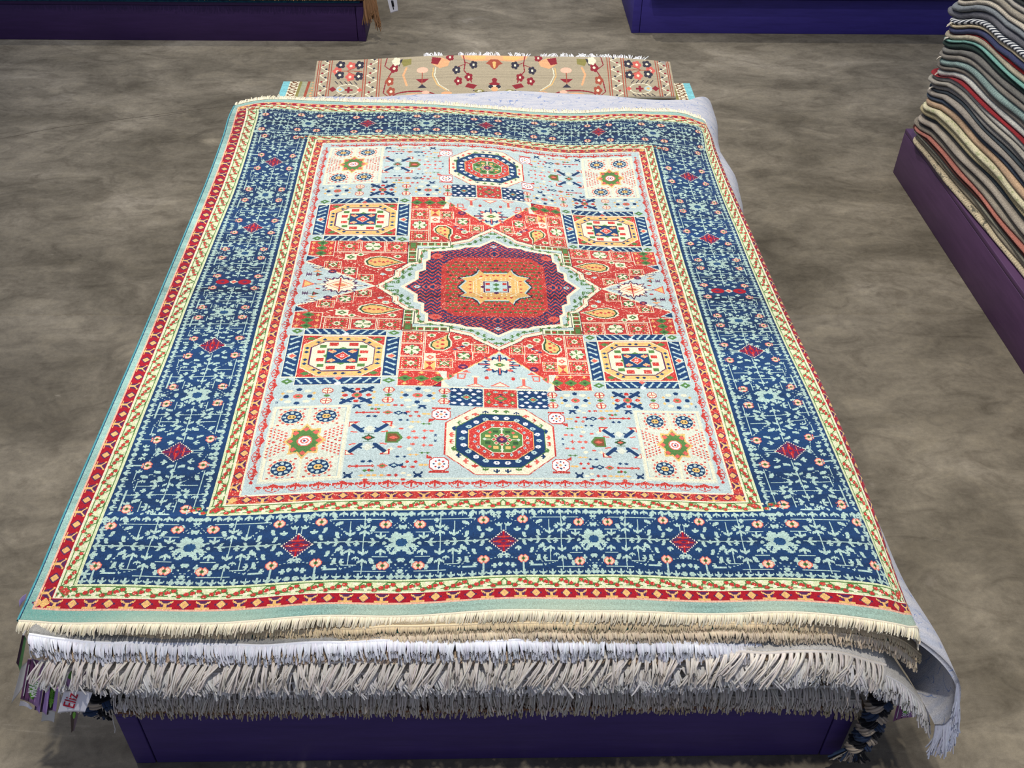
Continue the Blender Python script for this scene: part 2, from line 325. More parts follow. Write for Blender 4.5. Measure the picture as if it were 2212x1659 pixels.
def band_cell(q, flip):
    """main border between a lozenge (a=0) and a rosette (a=68); coordinates were read in a 14 x 11 raster"""
    X = lambda x:(970-x)/13.6; Yb = lambda y:(y-340)/10.9
    def t(x,y,d,k=1.0,b=TULIP,c='figure'):
        dd = {'out':0,'in':2,'a+':1,'a-':3}[d]; st(q,X(x),Yb(y),c,dd,k*1.0,b)
    L = lambda pts,dash=0: q.line([(X(x),Yb(y)) for x,y in pts],'figure',.75,dash)
    for x in (215,305,395,490,585,680,770,850,118): t(x,72,'in',.86); t(x,622,'out',.86)
    for x in (925,1000,30,-30): t(x,75,'in',.9,BUD); t(x,622,'out',.9,BUD)
    L([(200,118),(700,118)]); L([(170,575),(440,575)]); L([(590,560),(700,560)]); L([(385,60),(385,170)]); L([(510,140),(510,240)])
    L([(170,235),(290,235)]); L([(385,250),(385,410)]); L([(500,420),(500,525)]); L([(380,505),(380,600)]); L([(170,455),(290,455)])
    L([(430,525),(560,525)]); L([(820,320),(560,325),(250,325)]); L([(780,165),(780,75)]); L([(780,500),(780,620)])
    L([(700,130),(560,230),(620,300)],1.3); L([(580,360),(660,460),(560,560),(430,525)],1.3); L([(845,150),(920,130)],1.3); L([(845,500),(960,480)],1.3)
    L([(280,190),(330,260)],1.3); L([(100,200),(30,130),(-60,200)],1.3); L([(90,520),(20,600),(-60,520)],1.3)
    t(385,185,'out'); t(510,250,'out'); t(232,268,'out'); t(385,245,'in',1); t(380,412,'out',1); t(225,418,'in'); t(500,412,'in'); t(378,505,'in')
    t(312,330,'a+'); t(512,325,'a-'); t(635,325,'a+'); t(765,278,'a-',.8,LEAF); t(765,352,'a-',.8,LEAF); t(200,335,'a-',.7,BUD)
    t(620,262,'a-',.9,LEAF); t(740,215,'a+',.8,LEAF); t(695,425,'a+',.8,LEAF); t(595,385,'out',.9,LEAF); t(630,495,'a+',.9,LEAF); t(612,155,'out',.9,LEAF)
    t(300,490,'a-',.9,LEAF); t(310,205,'a+',.9,LEAF); t(835,228,'out',.72); t(828,405,'in',.72); t(925,178,'out',.7); t(942,470,'in',.7)
    t(935,548,'out',.8,BUD); t(925,108,'out',.6,BUD); t(60,190,'out',.8,BUD); t(60,480,'in',.8,BUD); t(60,110,'in',.7,BUD); t(50,575,'in',.8,BUD)
    for x,y,d in ((160,150,'a+'),(160,385,'a-'),(445,340,'a+'),(560,420,'a-'),(440,470,'in'),(660,95,'a-'),(270,545,'a+'),(350,130,'a-'),(700,330,'out'),(145,500,'a+'),(560,500,'a-'),(440,205,'a+'),(120,270,'a-'),(880,95,'a+'),(880,560,'a-'),(700,545,'a+'),(120,420,'out')): t(x,y,d,.62)
    L([(950,180),(950,240)]); L([(955,470),(955,430)])
    # rosette of eight leaves round an open middle at a=68
    for i in range(8):
        an = i*math.pi/4+math.pi/8; cu,cv = 67.5+math.cos(an)*5.6,math.sin(an)*5.0-1
        q.ell(cu,cv,2.2,1.8,'figure'); q.line([(67.5+math.cos(an)*4,math.sin(an)*3.6-1),(67.5+math.cos(an)*11,math.sin(an)*9-1)],'figure',1.1); q.line([(67.5+math.cos(an-.2)*8,math.sin(an-.2)*7-1),(67.5+math.cos(an)*5,math.sin(an)*4-1),(67.5+math.cos(an+.2)*8,math.sin(an+.2)*7-1)],'figure',1.0)
    q.ell(67.5,-1,3.8,3.1,'blue')
    for x in (195,): 
        for y in (165,530): q.stamp(X(x),Yb(y),PINKF,{'r':'coral','p':'pink','c':'cream','g':'green','d':'dgreen'})
    for y in (140,505): q.stamp(X(780),Yb(y),PINKF,{'r':'coral','p':'pink','c':'cream','g':'green','d':'dgreen'})
def lozenge(q, a=0):
    P = [(a-10,0),(a,-9.5),(a+10,0),(a,9.5)]
    q.poly(P,'plum'); q.outline(P,'cream',.9,.9)
    q.dia(a,0,6.3,3.4,'deep'); q.line([(a,-8),(a,8)],'deep',1.3); q.line([(a-4,-4),(a+4,-4)],'red',1.2); q.line([(a-4,4),(a+4,4)],'red',1.2)
    q.line([(a-7,0),(a+7,0)],'red',1.2); q.dia(a,0,2,1.2,'plum'); q.line([(a-3.5,2),(a+3.5,2)],'plum',.7); q.line([(a-3.5,-2),(a+3.5,-2)],'plum',.7)
def vine(q, n0, n1, c0, c1):
    """cream guard stripe with a wavy green vine carrying red buds; c0 inner, c1 outer edge, n along"""
    q.rect(n0,n1,c0,c1,'mint'); w = c1-c0; m = (c0+c1)/2
    q.line([(n0,c0+1.4),(n1,c0+1.4)],'green',.55); q.line([(n0,c1-1.4),(n1,c1-1.4)],'green',.55)
    P = 15.0; x = n0; i = 0
    while x < n1:
        q.line([(x,c0+2),(x+3,m+1),(x+6,c1-2.4),(x+8,c1-2.4),(x+10,m-1),(x+13,c0+2),(x+15,c0+2)],'green',1.0)
        for dx,dy,g in ((3,.28,1),(7.3,.62,0),(11,-.25,1),(14.5,.1,0)):
            q.ell(x+dx, m+dy*w*.5, 2.0,1.7,'green'); q.ell(x+dx+.2, m+dy*w*.5, 1.55,1.35,'red')
        q.ell(x+5,c0+w*.3,1.6,1.1,'cream'); q.ell(x+12.6,c0+w*.72,1.8,1.1,'cream')
        x += P; i += 1
def guard(q, n0, n1, c0, c1, base='deep'):
    """red guard stripe: gold lozenges and forked stems outlined in plum"""
    q.rect(n0,n1,c0,c1,base); m = (c0+c1)/2; h = (c1-c0)/2
    q.line([(n0,c0+.35),(n1,c0+.35)],'plum',.9); q.line([(n0,c1-.35),(n1,c1-.35)],'pink',.6)
    x = math.ceil(n0/11)*11 if n0 > 0 else 0; i = int(x/11)
    while x < n1:
        if i % 2 == 0:
            q.dia(x,m,4.2,h*.85,'plum'); q.dia(x,m,3.1,h*.66,'gold'); q.dia(x,m,1.0,.8,'orange')
        else:
            q.poly([(x-2,c1-1),(x+2,c1-1),(x+4.5,c0+1.5),(x-4.5,c0+1.5)],'plum')
            q.line([(x-4,c0+2),(x,m+.5),(x+4,c0+2)],'gold',1.1); q.line([(x,m),(x,c1-1)],'gold',1.6); q.line([(x-4,c1-1.4),(x+4,c1-1.4)],'gold',.8)
        x += 11; i += 1
def shrubs(q, n0, n1, c0, c1):
    q.rect(n0,n1,c0,c1,'field'); w = c1-c0; x = 0; i = 0
    while x < n1:
        if x >= n0:
            if i % 2 == 0:
                st(q,x,c0+w*.42,'red',2,1.15); q.line([(x-6,c0+w*.45),(x-4,c1-w*.3),(x,c1-w*.16),(x+4,c1-w*.3),(x+6,c0+w*.45)],'red',.7)
            else:
                q.poly([(x-5,c0+w*.3),(x-1,c0+w*.3),(x-1,c0+w*.62)],'red'); q.poly([(x+5,c0+w*.3),(x+1,c0+w*.3),(x+1,c0+w*.62)],'red'); q.dia(x,c0+w*.45,1,1,'red')
        x += 8; i += 1
def star_box(q):
    U,V = 143.5,210
    q.rect(113,172,170,250,'pale')
    for m,c in ((1,'cream'),(3,'field'),(4,'pale')): q.rect(113+m,172-m,170+m,250-m,c)
    for a in (-1,1):
        q.rect(U-1,U+1,171,249,'cream'); q.rect(114,171,191,192,'cream'); q.rect(114,171,228,229,'cream')
    for i in range(5):
        for s_ in (-1,1):
            for t_ in (-1,1):
                o = 3+i*4
                q.line([(U+s_*14,V+t_*(o-3)*.75),(U+s_*27,V+t_*(o+6)*.75)] if i<4 else [(U+s_*22,V),(U+s_*28,V+t_*2)],'coral' if i%2 else 'red',1.5,1.6)
    P = []
    for i in range(16):
        r = 1 if i%2==0 else .72; t = i*math.pi/8; P.append((U+math.cos(t)*r*15.5, V+math.sin(t)*r*19))
    q.poly(P,'gold')
    q.poly([(U+(x-U)*.86,V+(y-V)*.86) for x,y in P],'green')
    for i in range(8):
        t = i*math.pi/4; q.dia(U+math.cos(t)*10.5,V+math.sin(t)*12.5,2.6,2.6,'coral')
    q.ell(U,V,5.6,5.6,'coral'); q.ell(U,V,4.6,4.6,'white'); q.ell(U,V,3.2,3.0,'coral',.6); q.dia(U,V,1.2,1.2,'plum')
    for a in (-13,13):
        for b in (-27,27):
            u,v = U+a,V+b
            for i in range(14): q.dia(u+math.cos(i*.4488)*8.8,v+math.sin(i*.4488)*8.2,1.5,1.5,'coral')
            q.ell(u,v,8.3,7.6,'cream'); q.ell(u,v,7.6,7.0,'navy')
            for i in range(8): q.ell(u+math.cos(i*.7854)*5.4,v+math.sin(i*.7854)*4.9,1.35,1.2,'ice')
            q.ell(u,v,3.2,2.6,'gold'); q.dia(u-1.2,v,1,1,'dgreen'); q.dia(u+1.2,v,1,1,'dgreen')
            for c_,d_ in ((-9,-9),(9,-9),(-9,9),(9,9)): q.dia(u+c_,v+d_,1.3,1.1,'red')
def octagon_pts(u,v,a,b,f=.42): return [(u-a,v-b*f),(u-a*f,v-b),(u+a*f,v-b),(u+a,v-b*f),(u+a,v+b*f),(u+a*f,v+b),(u-a*f,v+b),(u-a,v+b*f)]
def block(q):
    """square block with an octagon, framed in dark bars"""
    q.rect(81,172,67,145,'field'); U,V = 126.5,106
    for c_ in ((87,72.5),(166,72.5),(87,139),(166,139)): q.dia(*c_,5,3.6,'green'); q.dia(*c_,1.6,1.2,'ice')
    for u0,u1,v0,v1 in ((93.5,160,68,77),(93.5,160,134.5,143.5),(82,92.5,78.5,133),(161,171.5,78.5,133)):
        q.rect(u0-.7,u1+.7,v0-.7,v1+.7,'cream'); q.rect(u0,u1,v0,v1,'navy')
        if u1-u0 > v1-v0:
            n = 9
            for i in range(n):
                x = u0+(u1-u0)*(i+.5)/n; s_ = 1 if x < U else -1
                q.line([(x-2.6*s_,v0+1.8),(x+1.5*s_,v1-2)],'ice',1.6); q.dia(x+1.8*s_,v1-2.2,1.6,1.2,'ice'); q.dia(x-2.8*s_,v0+2,1.5,1.1,'ice')
            q.dia(U,v0+1,3,2.4,'coral'); q.dia(U,v1-1,3,2.4,'white')
        else:
            n = 8
            for i in range(n):
                y = v0+(v1-v0)*(i+.5)/n; s_ = 1 if y < V else -1
                q.line([(u0+2,y-1.6*s_),(u1-2,y+1.6*s_)],'ice',1.5); q.dia(u1-2.4,y+1.8*s_,1.7,1.4,'ice'); q.dia(u0+2.4,y-1.8*s_,1.7,1.4,'ice')
            q.dia((u0+u1)/2,V,4.2,3.6,'cream'); q.dia((u0+u1)/2,V,3,2.6,'coral')
    q.rect(93,161,77.7,134,'cream'); q.rect(93.8,160.2,78.5,133.2,'red')
    for a in (-1,1):
        for b in (-1,1): q.dia(U+a*27,V+b*23,4,2.6,'green'); q.dia(U+a*21,V+b*25,2.5,1.6,'brown')
    q.poly(octagon_pts(U,V,32.5,26.8,.55),'cream'); q.poly(octagon_pts(U,V,31.6,26,.55),'gold'); q.poly(octagon_pts(U,V,26,20.6,.56),'plum')
    for i in range(30):
        t = i*2*math.pi/30; cu,sv = math.cos(t),math.sin(t); r = 1/max(abs(cu),abs(sv)*1.0,(abs(cu)+abs(sv))/1.5)
        q.dia(U+cu*r*28.8,V+sv*r*23.3,2.2,1.7,'navy' if i%3 else 'orange')
    q.poly(octagon_pts(U,V,25,19.6,.56),'cream')
    for a in (-1,1):
        q.rect(U+a*17.2-3.3,U+a*17.2+3.3,V-7.5,V-3,'red'); q.rect(U+a*17.2-3.3,U+a*17.2+3.3,V+3,V+7.5,'red')
        for b in (-1,1):
            q.rect(U+a*8-3.6,U+a*8+3.6,V+b*15.5-2.4,V+b*15.5+2.4,'red'); q.rect(U+a*16.2-2.8,U+a*16.2+2.8,V+b*12.6-2,V+b*12.6+2,'green')
            q.rect(U+a*21,U+a*24,V+b*9,V+b*11,'cream')
    q.poly([(U-13,V-10),(U-3,V-10),(U,V-12.3),(U+3,V-10),(U+13,V-10),(U+13,V-2),(U+15.5,V),(U+13,V+2),(U+13,V+10),(U+3,V+10),(U,V+12.3),(U-3,V+10),(U-13,V+10),(U-13,V+2),(U-15.5,V),(U-13,V-2)],'green')
    q.rect(U-12.3,U+12.3,V-9.3,V+9.3,'navy')
    for a in (-1,1):
        for b in (-1,1): q.dia(U+a*8,V+b*6,4,2.6,'orange'); q.dia(U+a*10,V+b*7.6,2,1.2,'red'); q.dia(U+a*7,V+b*5.5,1,.8,'coral')
    q.dia(U,V,6.6,6.0,'cream'); q.dia(U,V,5.8,5.2,'red'); q.dia(U,V,2.8,2.4,'white'); q.line([(U-3,V),(U+3,V)],'coral',.7); q.line([(U,V-3),(U,V+3)],'coral',.7)
def small_octagon(q):
    V = 208.5
    for a,b,c,f in ((42.5,38.5,'red',.46),(41.6,37.8,'cream',.46),(34.4,30.6,'green',.44),(33.7,29.9,'navy',.44),(25.4,22.4,'gold',.44),(24.7,21.8,'red',.44),(16.4,14.6,'cream',.46),(15.8,14,'green',.46)):
        q.poly(octagon_pts(0,V,a,b,f),c)
    ring = lambda a,b,n,ph=0:[(math.cos((i+ph)*2*math.pi/n)*a, V+math.sin((i+ph)*2*math.pi/n)*b, i) for i in range(n)]
    for u,v,i in ring(37.6,34.2,28,.5):
        if u > -3: st(q,u,v,('red','green','navy','coral')[i%4], (0 if v>V else 2) if abs(v-V)>abs(u) else 1, .72)
    for u,v,i in ring(29.6,26,22): 
        if u > -3: q.ell(u,v,2.2,1.9,'white' if i%2 else 'ice'); q.dia(u,v,.7,.7,'navy')
    for u,v,i in ring(20.6,18,18,.5):
        if u > -3: q.dia(u,v,1.5,1.9,'ice'); q.dia(u,v,.6,.8,'plum')
    for u,v,i in ring(11.5,10,8,.5): 
        q.rect(u-2,u+2,v-1.5,v+1.5,'gold' if i%2 else 'dgreen')
    for u,v,i in ring(13,11.6,8): q.dia(u,v,1.8,1.6,'coral' if i%2 else 'ice')
    for u,v,i in ring(6.2,5.8,8): q.dia(u,v,2.2,2.0,'cream'); q.dia(u,v,1.5,1.4,'red')
    q.ell(0,V,4.2,3.9,'plum'); q.dia(0,V,2.2,2,'coral'); q.line([(0,V-14),(0,V-7)],'cream',.8); q.line([(0,V+14),(0,V+7)],'cream',.8); q.line([(-14,V),(-8,V)],'cream',.8); q.line([(8,V),(14,V)],'cream',.8)
    for dv in (-27.5,27.5):
        u,v = 45.5,V+dv
        q.rect(u-7,u+7,v+np.sign(dv)*7.5-1,v+np.sign(dv)*7.5+1,'red')
        q.poly(octagon_pts(u,v,7,6.8,.55),'red'); q.poly(octagon_pts(u,v,6.2,6,.55),'white')
        for i in range(8): q.dia(u+math.cos(i*.7854)*3.6,v+math.sin(i*.7854)*3.6,1.1,1.1,'red' if i%2 else 'navy')
        q.dia(u,v,1.8,1.8,'orange')
def panel(q, rnd):
    R = lambda pts,c,a=1.8,b=1.5: [q.dia(u,v,a,b,c) for u,v in pts]
    V = 209
    for t_ in (-1,1):
        q.stamp(108.5,V+t_*37.5,["##....##",".##..##.",".######.","..####..",".######.","##....##","#......#"],{'#':'navy'},0,1.2)
        q.stamp(60,V+t_*37.5,["##....##",".##..##.",".######.","..####..",".######.","##....##","#......#"],{'#':'navy'},0,1.2)
        R([(u,V+t_*38) for u in (99,94,90,85)],'gold',2.2,1.3); R([(80,V+t_*38),(75,V+t_*38),(94,V+t_*33),(96,V+t_*42),(70,V+t_*42)],'red'); R([(70,V+t_*36),(66,V+t_*38)],'cream',2.2,1.4)
        R([(97,V+t_*33.5),(92,V+t_*33.5)],'green',1.9,1.3); q.line([(109,V+t_*29),(92,V+t_*29)],'red',.7); R([(108,V+t_*29),(103,V+t_*29),(92,V+t_*29)],'red',2.0,1.6)
        q.dia(85,V+t_*29,4.2,2.6,'coral'); q.dia(85,V+t_*29,2,1.2,'green'); q.dia(77,V+t_*28.5,4.2,2.6,'navy'); q.dia(77,V+t_*28.5,1.8,1.2,'ice'); q.poly([(75,V+t_*28.5),(71,V+t_*26.5),(71,V+t_*30.5)],'navy')
        R([(99,V+t_*24.5),(94,V+t_*24.5)],'navy',2.2,1.4); R([(70,V+t_*30),(64,V+t_*30),(68,V+t_*25),(62,V+t_*25)],'red'); R([(58,V+t_*28),(55,V+t_*28)],'gold',2.2,1.3)
        R([(75,V+t_*20),(70,V+t_*20)],'navy' ,1.5,1.3); R([(66,V+t_*18),(62,V+t_*18)],'gold',2.2,1.2); R([(58,V+t_*16),(54,V+t_*16)],'green',2.0,1.3)
        R([(74,V+t_*10),(57,V+t_*8),(52,V+t_*8),(65,V+t_*7)],'coral',2.0,1.5); R([(67,V+t_*12),(80,V+t_*12)],'cream',2.6,1.8); q.poly([(49,V+t_*22),(55,V+t_*17),(55,V+t_*22)],'red')
        # crossed leaves round a small green figure
        for s_ in (-1,1):
            c0 = 97; q.poly([(c0+s_*8,V+t_*18),(c0+s_*16,V+t_*18),(c0+s_*16,V+t_*12)],'red'); q.poly([(c0+s_*11,V+t_*17),(c0+s_*15,V+t_*17),(c0+s_*15,V+t_*13.5)],'cream')
            q.line([(c0+s_*5,V+t_*7),(c0+s_*12,V+t_*14)],'navy',3.0); q.line([(c0+s_*4,V+t_*11),(c0+s_*8,V+t_*9)],'navy',1.4); q.line([(c0+s_*9,V+t_*6),(c0+s_*13,V+t_*7)],'coral',1.4)
        q.dia(97,V+t_*10,4,4,'pale'); q.line([(94,V+t_*4),(100,V+t_*4)],'dgreen',1.1)
    q.dia(97,V,5,3.4,'dgreen'); q.dia(97,V,2.4,1.6,'coral')
    q.poly([(85,V-6),(76,V-6),(72,V),(76,V+6),(85,V+6)],'green'); q.poly([(83.5,V-4.2),(77,V-4.2),(74,V),(77,V+4.2),(83.5,V+4.2)],'brown'); q.dia(79,V,3,2,'coral')
    R([(68,V),(63,V)],'coral',2.2,1.7); R([(57,V)],'red',2.6,.9); R([(57,V)],'red',.9,2.4); q.stamp(49,V-3,["#.#","###",".#.","###"],{'#':'navy'}); q.stamp(49,V+3,["###",".#.","###","#.#"],{'#':'navy'})
def strip(q):
    q.rect(0,172,146,170,'field'); c = 158
    q.rect(0,13.6,146.6,169.6,'red')
    q.dia(0,c,6,4,'green'); q.dia(0,c,3,2,'coral')
    for a,b in ((9.5,-5),(9.5,5)): q.dia(a,c+b,2.2,2.6,'green'); q.dia(a,c+b,1,1.2,'cream')
    for a,b in ((4,-8),(4,8)): q.dia(a,c+b,3,1.3,'teal'); q.dia(0,c+b*.6,2,1.2,'plum')
    q.line([(13.8,146),(13.8,170)],'cream',.9)
    q.rect(14.3,40,146.6,169.6,'navy'); q.dia(27,c,4.6,3.6,'ice'); q.dia(27,c,3.6,2.7,'green'); q.dia(27,c,2,1.5,'coral')
    for a,b in ((17.5,-8),(17.5,8),(17.5,0),(36.5,-8),(36.5,8),(36.5,0),(24,-9),(30,-9),(24,9),(30,9),(21.5,-4),(32.5,-4),(21.5,4),(32.5,4)): q.dia(27+(a-27),c+b,2.3,1.7,'white' if abs(b)>3 else 'ice')
    q.outline([(14.5,147),(39.7,147),(39.7,169.3),(14.5,169.3)],'ice',.6,1.2)
    for u in (44,86,133): 
        for b in (-6.5,6.5): q.ell(u,c+b,4.4,3.8,'red'); q.ell(u,c+b,3.5,3,'cream'); q.line([(u-3,c+b),(u+3,c+b)],'red',.7); q.line([(u,c+b-3),(u,c+b+3)],'red',.7)
        q.dia(u,c,3,1.9,'green')
    for u in (64,155):
        q.ell(u,c,3.8,2.8,'coral'); q.dia(u,c,2,1.4,'green')
        for a,b in ((-9,0),(9,0),(0,-8.5),(0,8.5)): q.ell(u+a,c+b,2.2,1.9,'navy')
        for a in (-7,7):
            for b in (-6.5,6.5): q.ell(u+a,c+b,2.8,1.8,'cream')
    for u in (52,76,97,121,143,167):
        for b in (-3.5,3.5): q.dia(u,c+b,1.8,1.6,'gold')
    u = 110; q.ell(u,c,4,3.6,'coral'); q.dia(u,c,2.4,2,'green')
    for a,b in ((-9,0),(9,0),(0,-7.5),(0,7.5)): q.ell(u+a,c+b,2.3,1.8,'red')
    for a in (-1,1):
        for b in (-1,1):
            q.line([(u+a*3,c+b*4),(u+a*11,c+b*9.5)],'navy',3.4); q.line([(u+a*4,c+b*8.5),(u+a*11,c+b*5)],'navy',2.2)
    q.stamp(170,c+7,["###","#..","###"],{'#':'navy'})
def medallion(q, rnd):
    q.rect(0,81,0,69,'field')
    # stepped corner boxes
    q.rect(41,81,61.5,69,'cream'); q.rect(72,81,36,69,'cream')
    for x in range(6):
        u = 44+x*6.4; q.rect(u,u+5.4,63,67.6,'green'); q.rect(u+1,u+4.4,64.2,66.4,'red' if x%2 else 'brown')
    for y in range(5):
        v = 37+y*5.6; q.rect(73.6,79.8,v,v+4.6,'green'); q.rect(74.8,78.6,v+1,v+3.6,'red' if y%2 else 'brown')
    q.rect(72.5,80,58,68,'brown'); q.rect(74,78.5,59.5,66.5,'green'); q.rect(68,73,56,62,'ice'); q.rect(65.5,71,52.5,56.5,'navy')
    q.outline([(0,68.7),(80.7,68.7),(80.7,0)],'dark',.6)
    outer = [(108.5,0),(92,16.5),(92,24),(81,35.5),(72,38),(72,58),(42,60),(42,69),(24,75),(20,80),(0,95),(-20,80),(-24,75),(-42,69),(-42,60),(-72,58),(-72,38),(-92,24),(-92,16.5),(-108.5,0),(0,-40)]
    q.poly(outer,'dark'); sc = lambda P,f,g:[(x*f,y*g) for x,y in P]
    q.poly(sc(outer,.99,.99),'cream')
    for i in range(7):
        t = i/6; q.dia(105-t*23,1+t*33,1.2,1.0,'red'); q.dia(2+t*38,92-t*22,1.2,1.0,'red')
    q.outline(sc(outer[:11],.945,.94)[:11],'red',.6)
    q.poly(sc(outer,.935,.93),'field')
    ring = [(98,3),(93,6),(90,12),(84,14),(84,22),(78,26),(75,32),(70,38),(68,46),(66,54),(58,58),(48,58),(40,62),(31,64),(24,66),(18,70),(12,73),(6,78),(2,84),(88,7),(78,18),(12,79)]
    for i,(u,v) in enumerate(ring):
        q.stamp(u,v,TULIP,{'#':'green'},(1,0,2,3)[i%4],.72)
    q.line([(100,0),(92,0)],'green',1); q.line([(90,5),(84,18),(76,30)],'green',.7); q.line([(70,40),(66,56),(46,60)],'green',.7); q.line([(44,60),(20,68),(6,80)],'green',.7)
    star = [(82,0),(70,12),(70,22),(64,25),(64,38),(60,41),(60,53),(48,54.5),(33,57),(28,60),(14,61),(0,71.5)]
    full = star+[(-x,y) for x,y in star[::-1]][1:]+[(0,-30)]
    q.poly([(x*1.045,y*1.05) for x,y in full],'cream')
    q.poly(full,'plum')
    # woven chevrons of coral and navy on the plum ground
    yy,xx = np.mgrid[0:q.nv,0:q.nu]; u = (xx+.5)/q.s; v = (yy+.5)/q.s
    inside = (q.a == PN.index('plum')) & (u < 83) & (v < 73) 
    a2 = q.a.copy()
    along = v*60/49 > u     # upper sector runs across, the other runs along
    ph = np.where(along, u+np.abs(((v-52)%9)-4.5)*1.4, v+np.abs(((u-58)%10)-5)*1.2)
    band = (ph % 5.0); nz = rnd.random(q.a.shape)
    navy = (band < 2.6)
    a2[inside & navy] = PN.index('navy'); a2[inside & ~navy] = PN.index('deep')
    a2[inside & ~navy & (nz < .45)] = PN.index('coral'); a2[inside & (nz > .93)] = PN.index('plum')
    edge = np.maximum(u/70.,v/62.)
    q.a[:] = a2
    for u_,v_ in ((71,0),(0,62)): q.dia(u_,v_,3.6,2.8,'ice'); q.dia(u_,v_,1.4,1.2,'coral')
    q.ell(54,46,5.2,4.2,'coral'); q.ell(54,46,2.6,2,'red')
    for u_,v_ in ((57,0),(0,50)): q.outline([(u_-5,v_),(u_,v_-4.6),(u_+5,v_),(u_,v_+4.6)],'coral',.9); q.dia(u_,v_,2,1.6,'navy')
    q.poly([(50,0),(50,31),(45,37),(37,44),(0,44),(-10,44),(-10,0)],'red')
    for j in range(9):
        for i in range(11):
            u_,v_ = i*4.9+(2.4 if j%2 else 0), 2+j*5.0
            if u_ < 46 and v_ < 42 and not (u_>41 and v_>34): q.dia(u_,v_,2.1,1.4,'green' if (i*7+j*3)%5 else 'dgreen')
    for r,c in ((1.1,'dark'),(1.05,'ice'),(1,'gold')):
        q.poly([(33*r,0),(27*r,8.5*r),(32*r,13*r),(21*r,15.5*r),(17*r,19.5*r),(15*r,24.5*r),(11*r,19.5*r),(-5,19.5*r),(-5,0)],c)
    for u_,v_ in ((2,16.5),(8,16.5),(14,15.5),(24,3),(24,8)): q.dia(u_,v_,1.9,1.2,'red')
    q.line([(-2,14),(13,14),(21,8),(21,0)],'cream',.6); 
    for j in range(5):
        for i in range(4): q.dia(5+i*4.5,2+j*2.6,.9,.7,'cream')
    q.rect(-3,12.5,-3,8.5,'cream'); q.rect(-3,11.8,-3,7.9,'plum'); q.rect(-2,11,-2,7.2,'ice'); q.rect(6,10,2.4,6.2,'red'); q.dia(0,3,3.4,2.4,'green'); q.dia(0,9,3,2,'plum'); q.dia(13,0,2.2,2,'plum')
def arm_across(q):
    """patchwork arm left and right of the centre"""
    keep = q.a.copy()
    q.rect(81,172,0,69,'red')
    for i in range(210):       # small scattered weave marks
        u_,v_ = 82+(i*37.7)%88, 1+(i*23.3)%66; q.dia(u_,v_,1.5+(i%3)*.4,.6,('cream','coral','coral','pink')[i%4])
    q.line([(81,50.5),(150,50.5)],'cream',.8); q.line([(108,0),(172,35)],'cream',1)
    for u_,k_ in ((91.5,0),(113.5,1),(135.5,0)): tile_flower(q,u_,60,10.6,8.6,k_)
    # diagonal strip of tiles
    D = lambda t,o:(108+t*.88+o*-.36*0, t*.48+o)
    q.poly([(108,1),(170,35),(150,44),(92,13)],'red')
    q.line([(92,13),(150,45)],'cream',.8,2); q.line([(100,6),(158,38)],'coral',.6,1.4)
    for (u_,v_,k_) in ((117.5,11.5,0),(132,21.5,1),(147.5,30.5,0)): tile_flower(q,u_,v_,7.6,5.8,k_)
    # paisley
    P = [(84,36),(92,33.5),(101,29.5),(110,28.5),(117,32),(119,37),(115,42),(106,44.5),(97,42.5),(90,38.5)]
    q.poly([(104+(x-104)*1.1,36.5+(y-36.5)*1.15) for x,y in P],'cream'); q.poly(P,'dgreen'); q.poly([(105+(x-105)*.86,36.5+(y-36.5)*.84) for x,y in P],'gold')
    for x in range(6): q.dia(95+x*3.8,36.5+(x%2)*1.4-.7,1.8,1.7,'coral' if x%2 else 'red')
    for c_ in ((97,25),(90,45),(124,47)): q.ell(*c_,3.4,2.5,'cream'); q.dia(*c_,2.2,1.6,'green')
    q.rect(127.5,138,38.5,47.5,'cream'); q.dia(132.8,43,4,3.2,'green'); q.dia(132.8,43,1.4,1.2,'cream')
    for i in range(4): q.dia(88+i*3,14+i*3.4,2.2,1.4,'ice' if i%2 else 'coral')
    q.dia(102,18,3,2,'ice'); q.dia(85,24,2.6,2,'ice')
    trees(q,148,172,44,69,False)
    q.poly([(172,35),(172,44.5),(160,42)],'field'); q.poly([(172,36),(172,43.6),(164,41)],'navy')
    q.poly([(108,0),(172,34.5),(172,-1),(108,-1)],'cream'); q.poly([(110,0),(172,33.2),(172,-1),(110,-1)],'field')
    U = 138.5
    P = []
    for i in range(32):
        t = i*2*math.pi/32; r = (1,.66,.8,.66)[i%4]
        if i%16 == 0: r = 1.25
        P.append((U+math.cos(t)*21*r, math.sin(t)*15.5*r))
    q.poly(P,'plum'); q.poly([(U+(x-U)*.86,y*.84) for x,y in P],'cream'); q.dia(U,0,12,7,'coral'); q.dia(U,0,10.8,6,'cream'); q.dia(U,0,7.5,4.2,'orange'); q.line([(U,-10),(U,10)],'red',1.6); q.line([(U-4,0),(U+4,0)],'red',1); q.dia(U-9,8,1.5,1,'red'); q.dia(U+9,8,1.5,1,'red')
    q.poly([(160,0),(170.5,6.5),(170.5,-6)],'coral'); q.poly([(162.5,0),(169.6,4.8),(169.6,-4.6)],'gold')
    q.poly([(155,15),(161,11.5),(161,18.5)],'dgreen'); q.poly([(156.5,15),(160.2,13),(160.2,17)],'red')
    q.ell(147,20,3.8,2.6,'plum'); q.ell(147,20,1.6,1.1,'coral'); q.ell(157,7,2.4,1.2,'red')
    q.stamp(167,15,["######","..##..",".####.","..##..","######"],{'#':'plum'},1,1.5); q.line([(158,15),(164,15)],'plum',1)
    q.poly([(153,27),(168,27),(160,22.5)],'plum'); q.poly([(156,26.2),(165,26.2),(160,23.5)],'cream'); q.poly([(160,22),(164,19),(156,19)],'orange')
    q.line([(158,29),(170,31)],'plum',1,1.5)
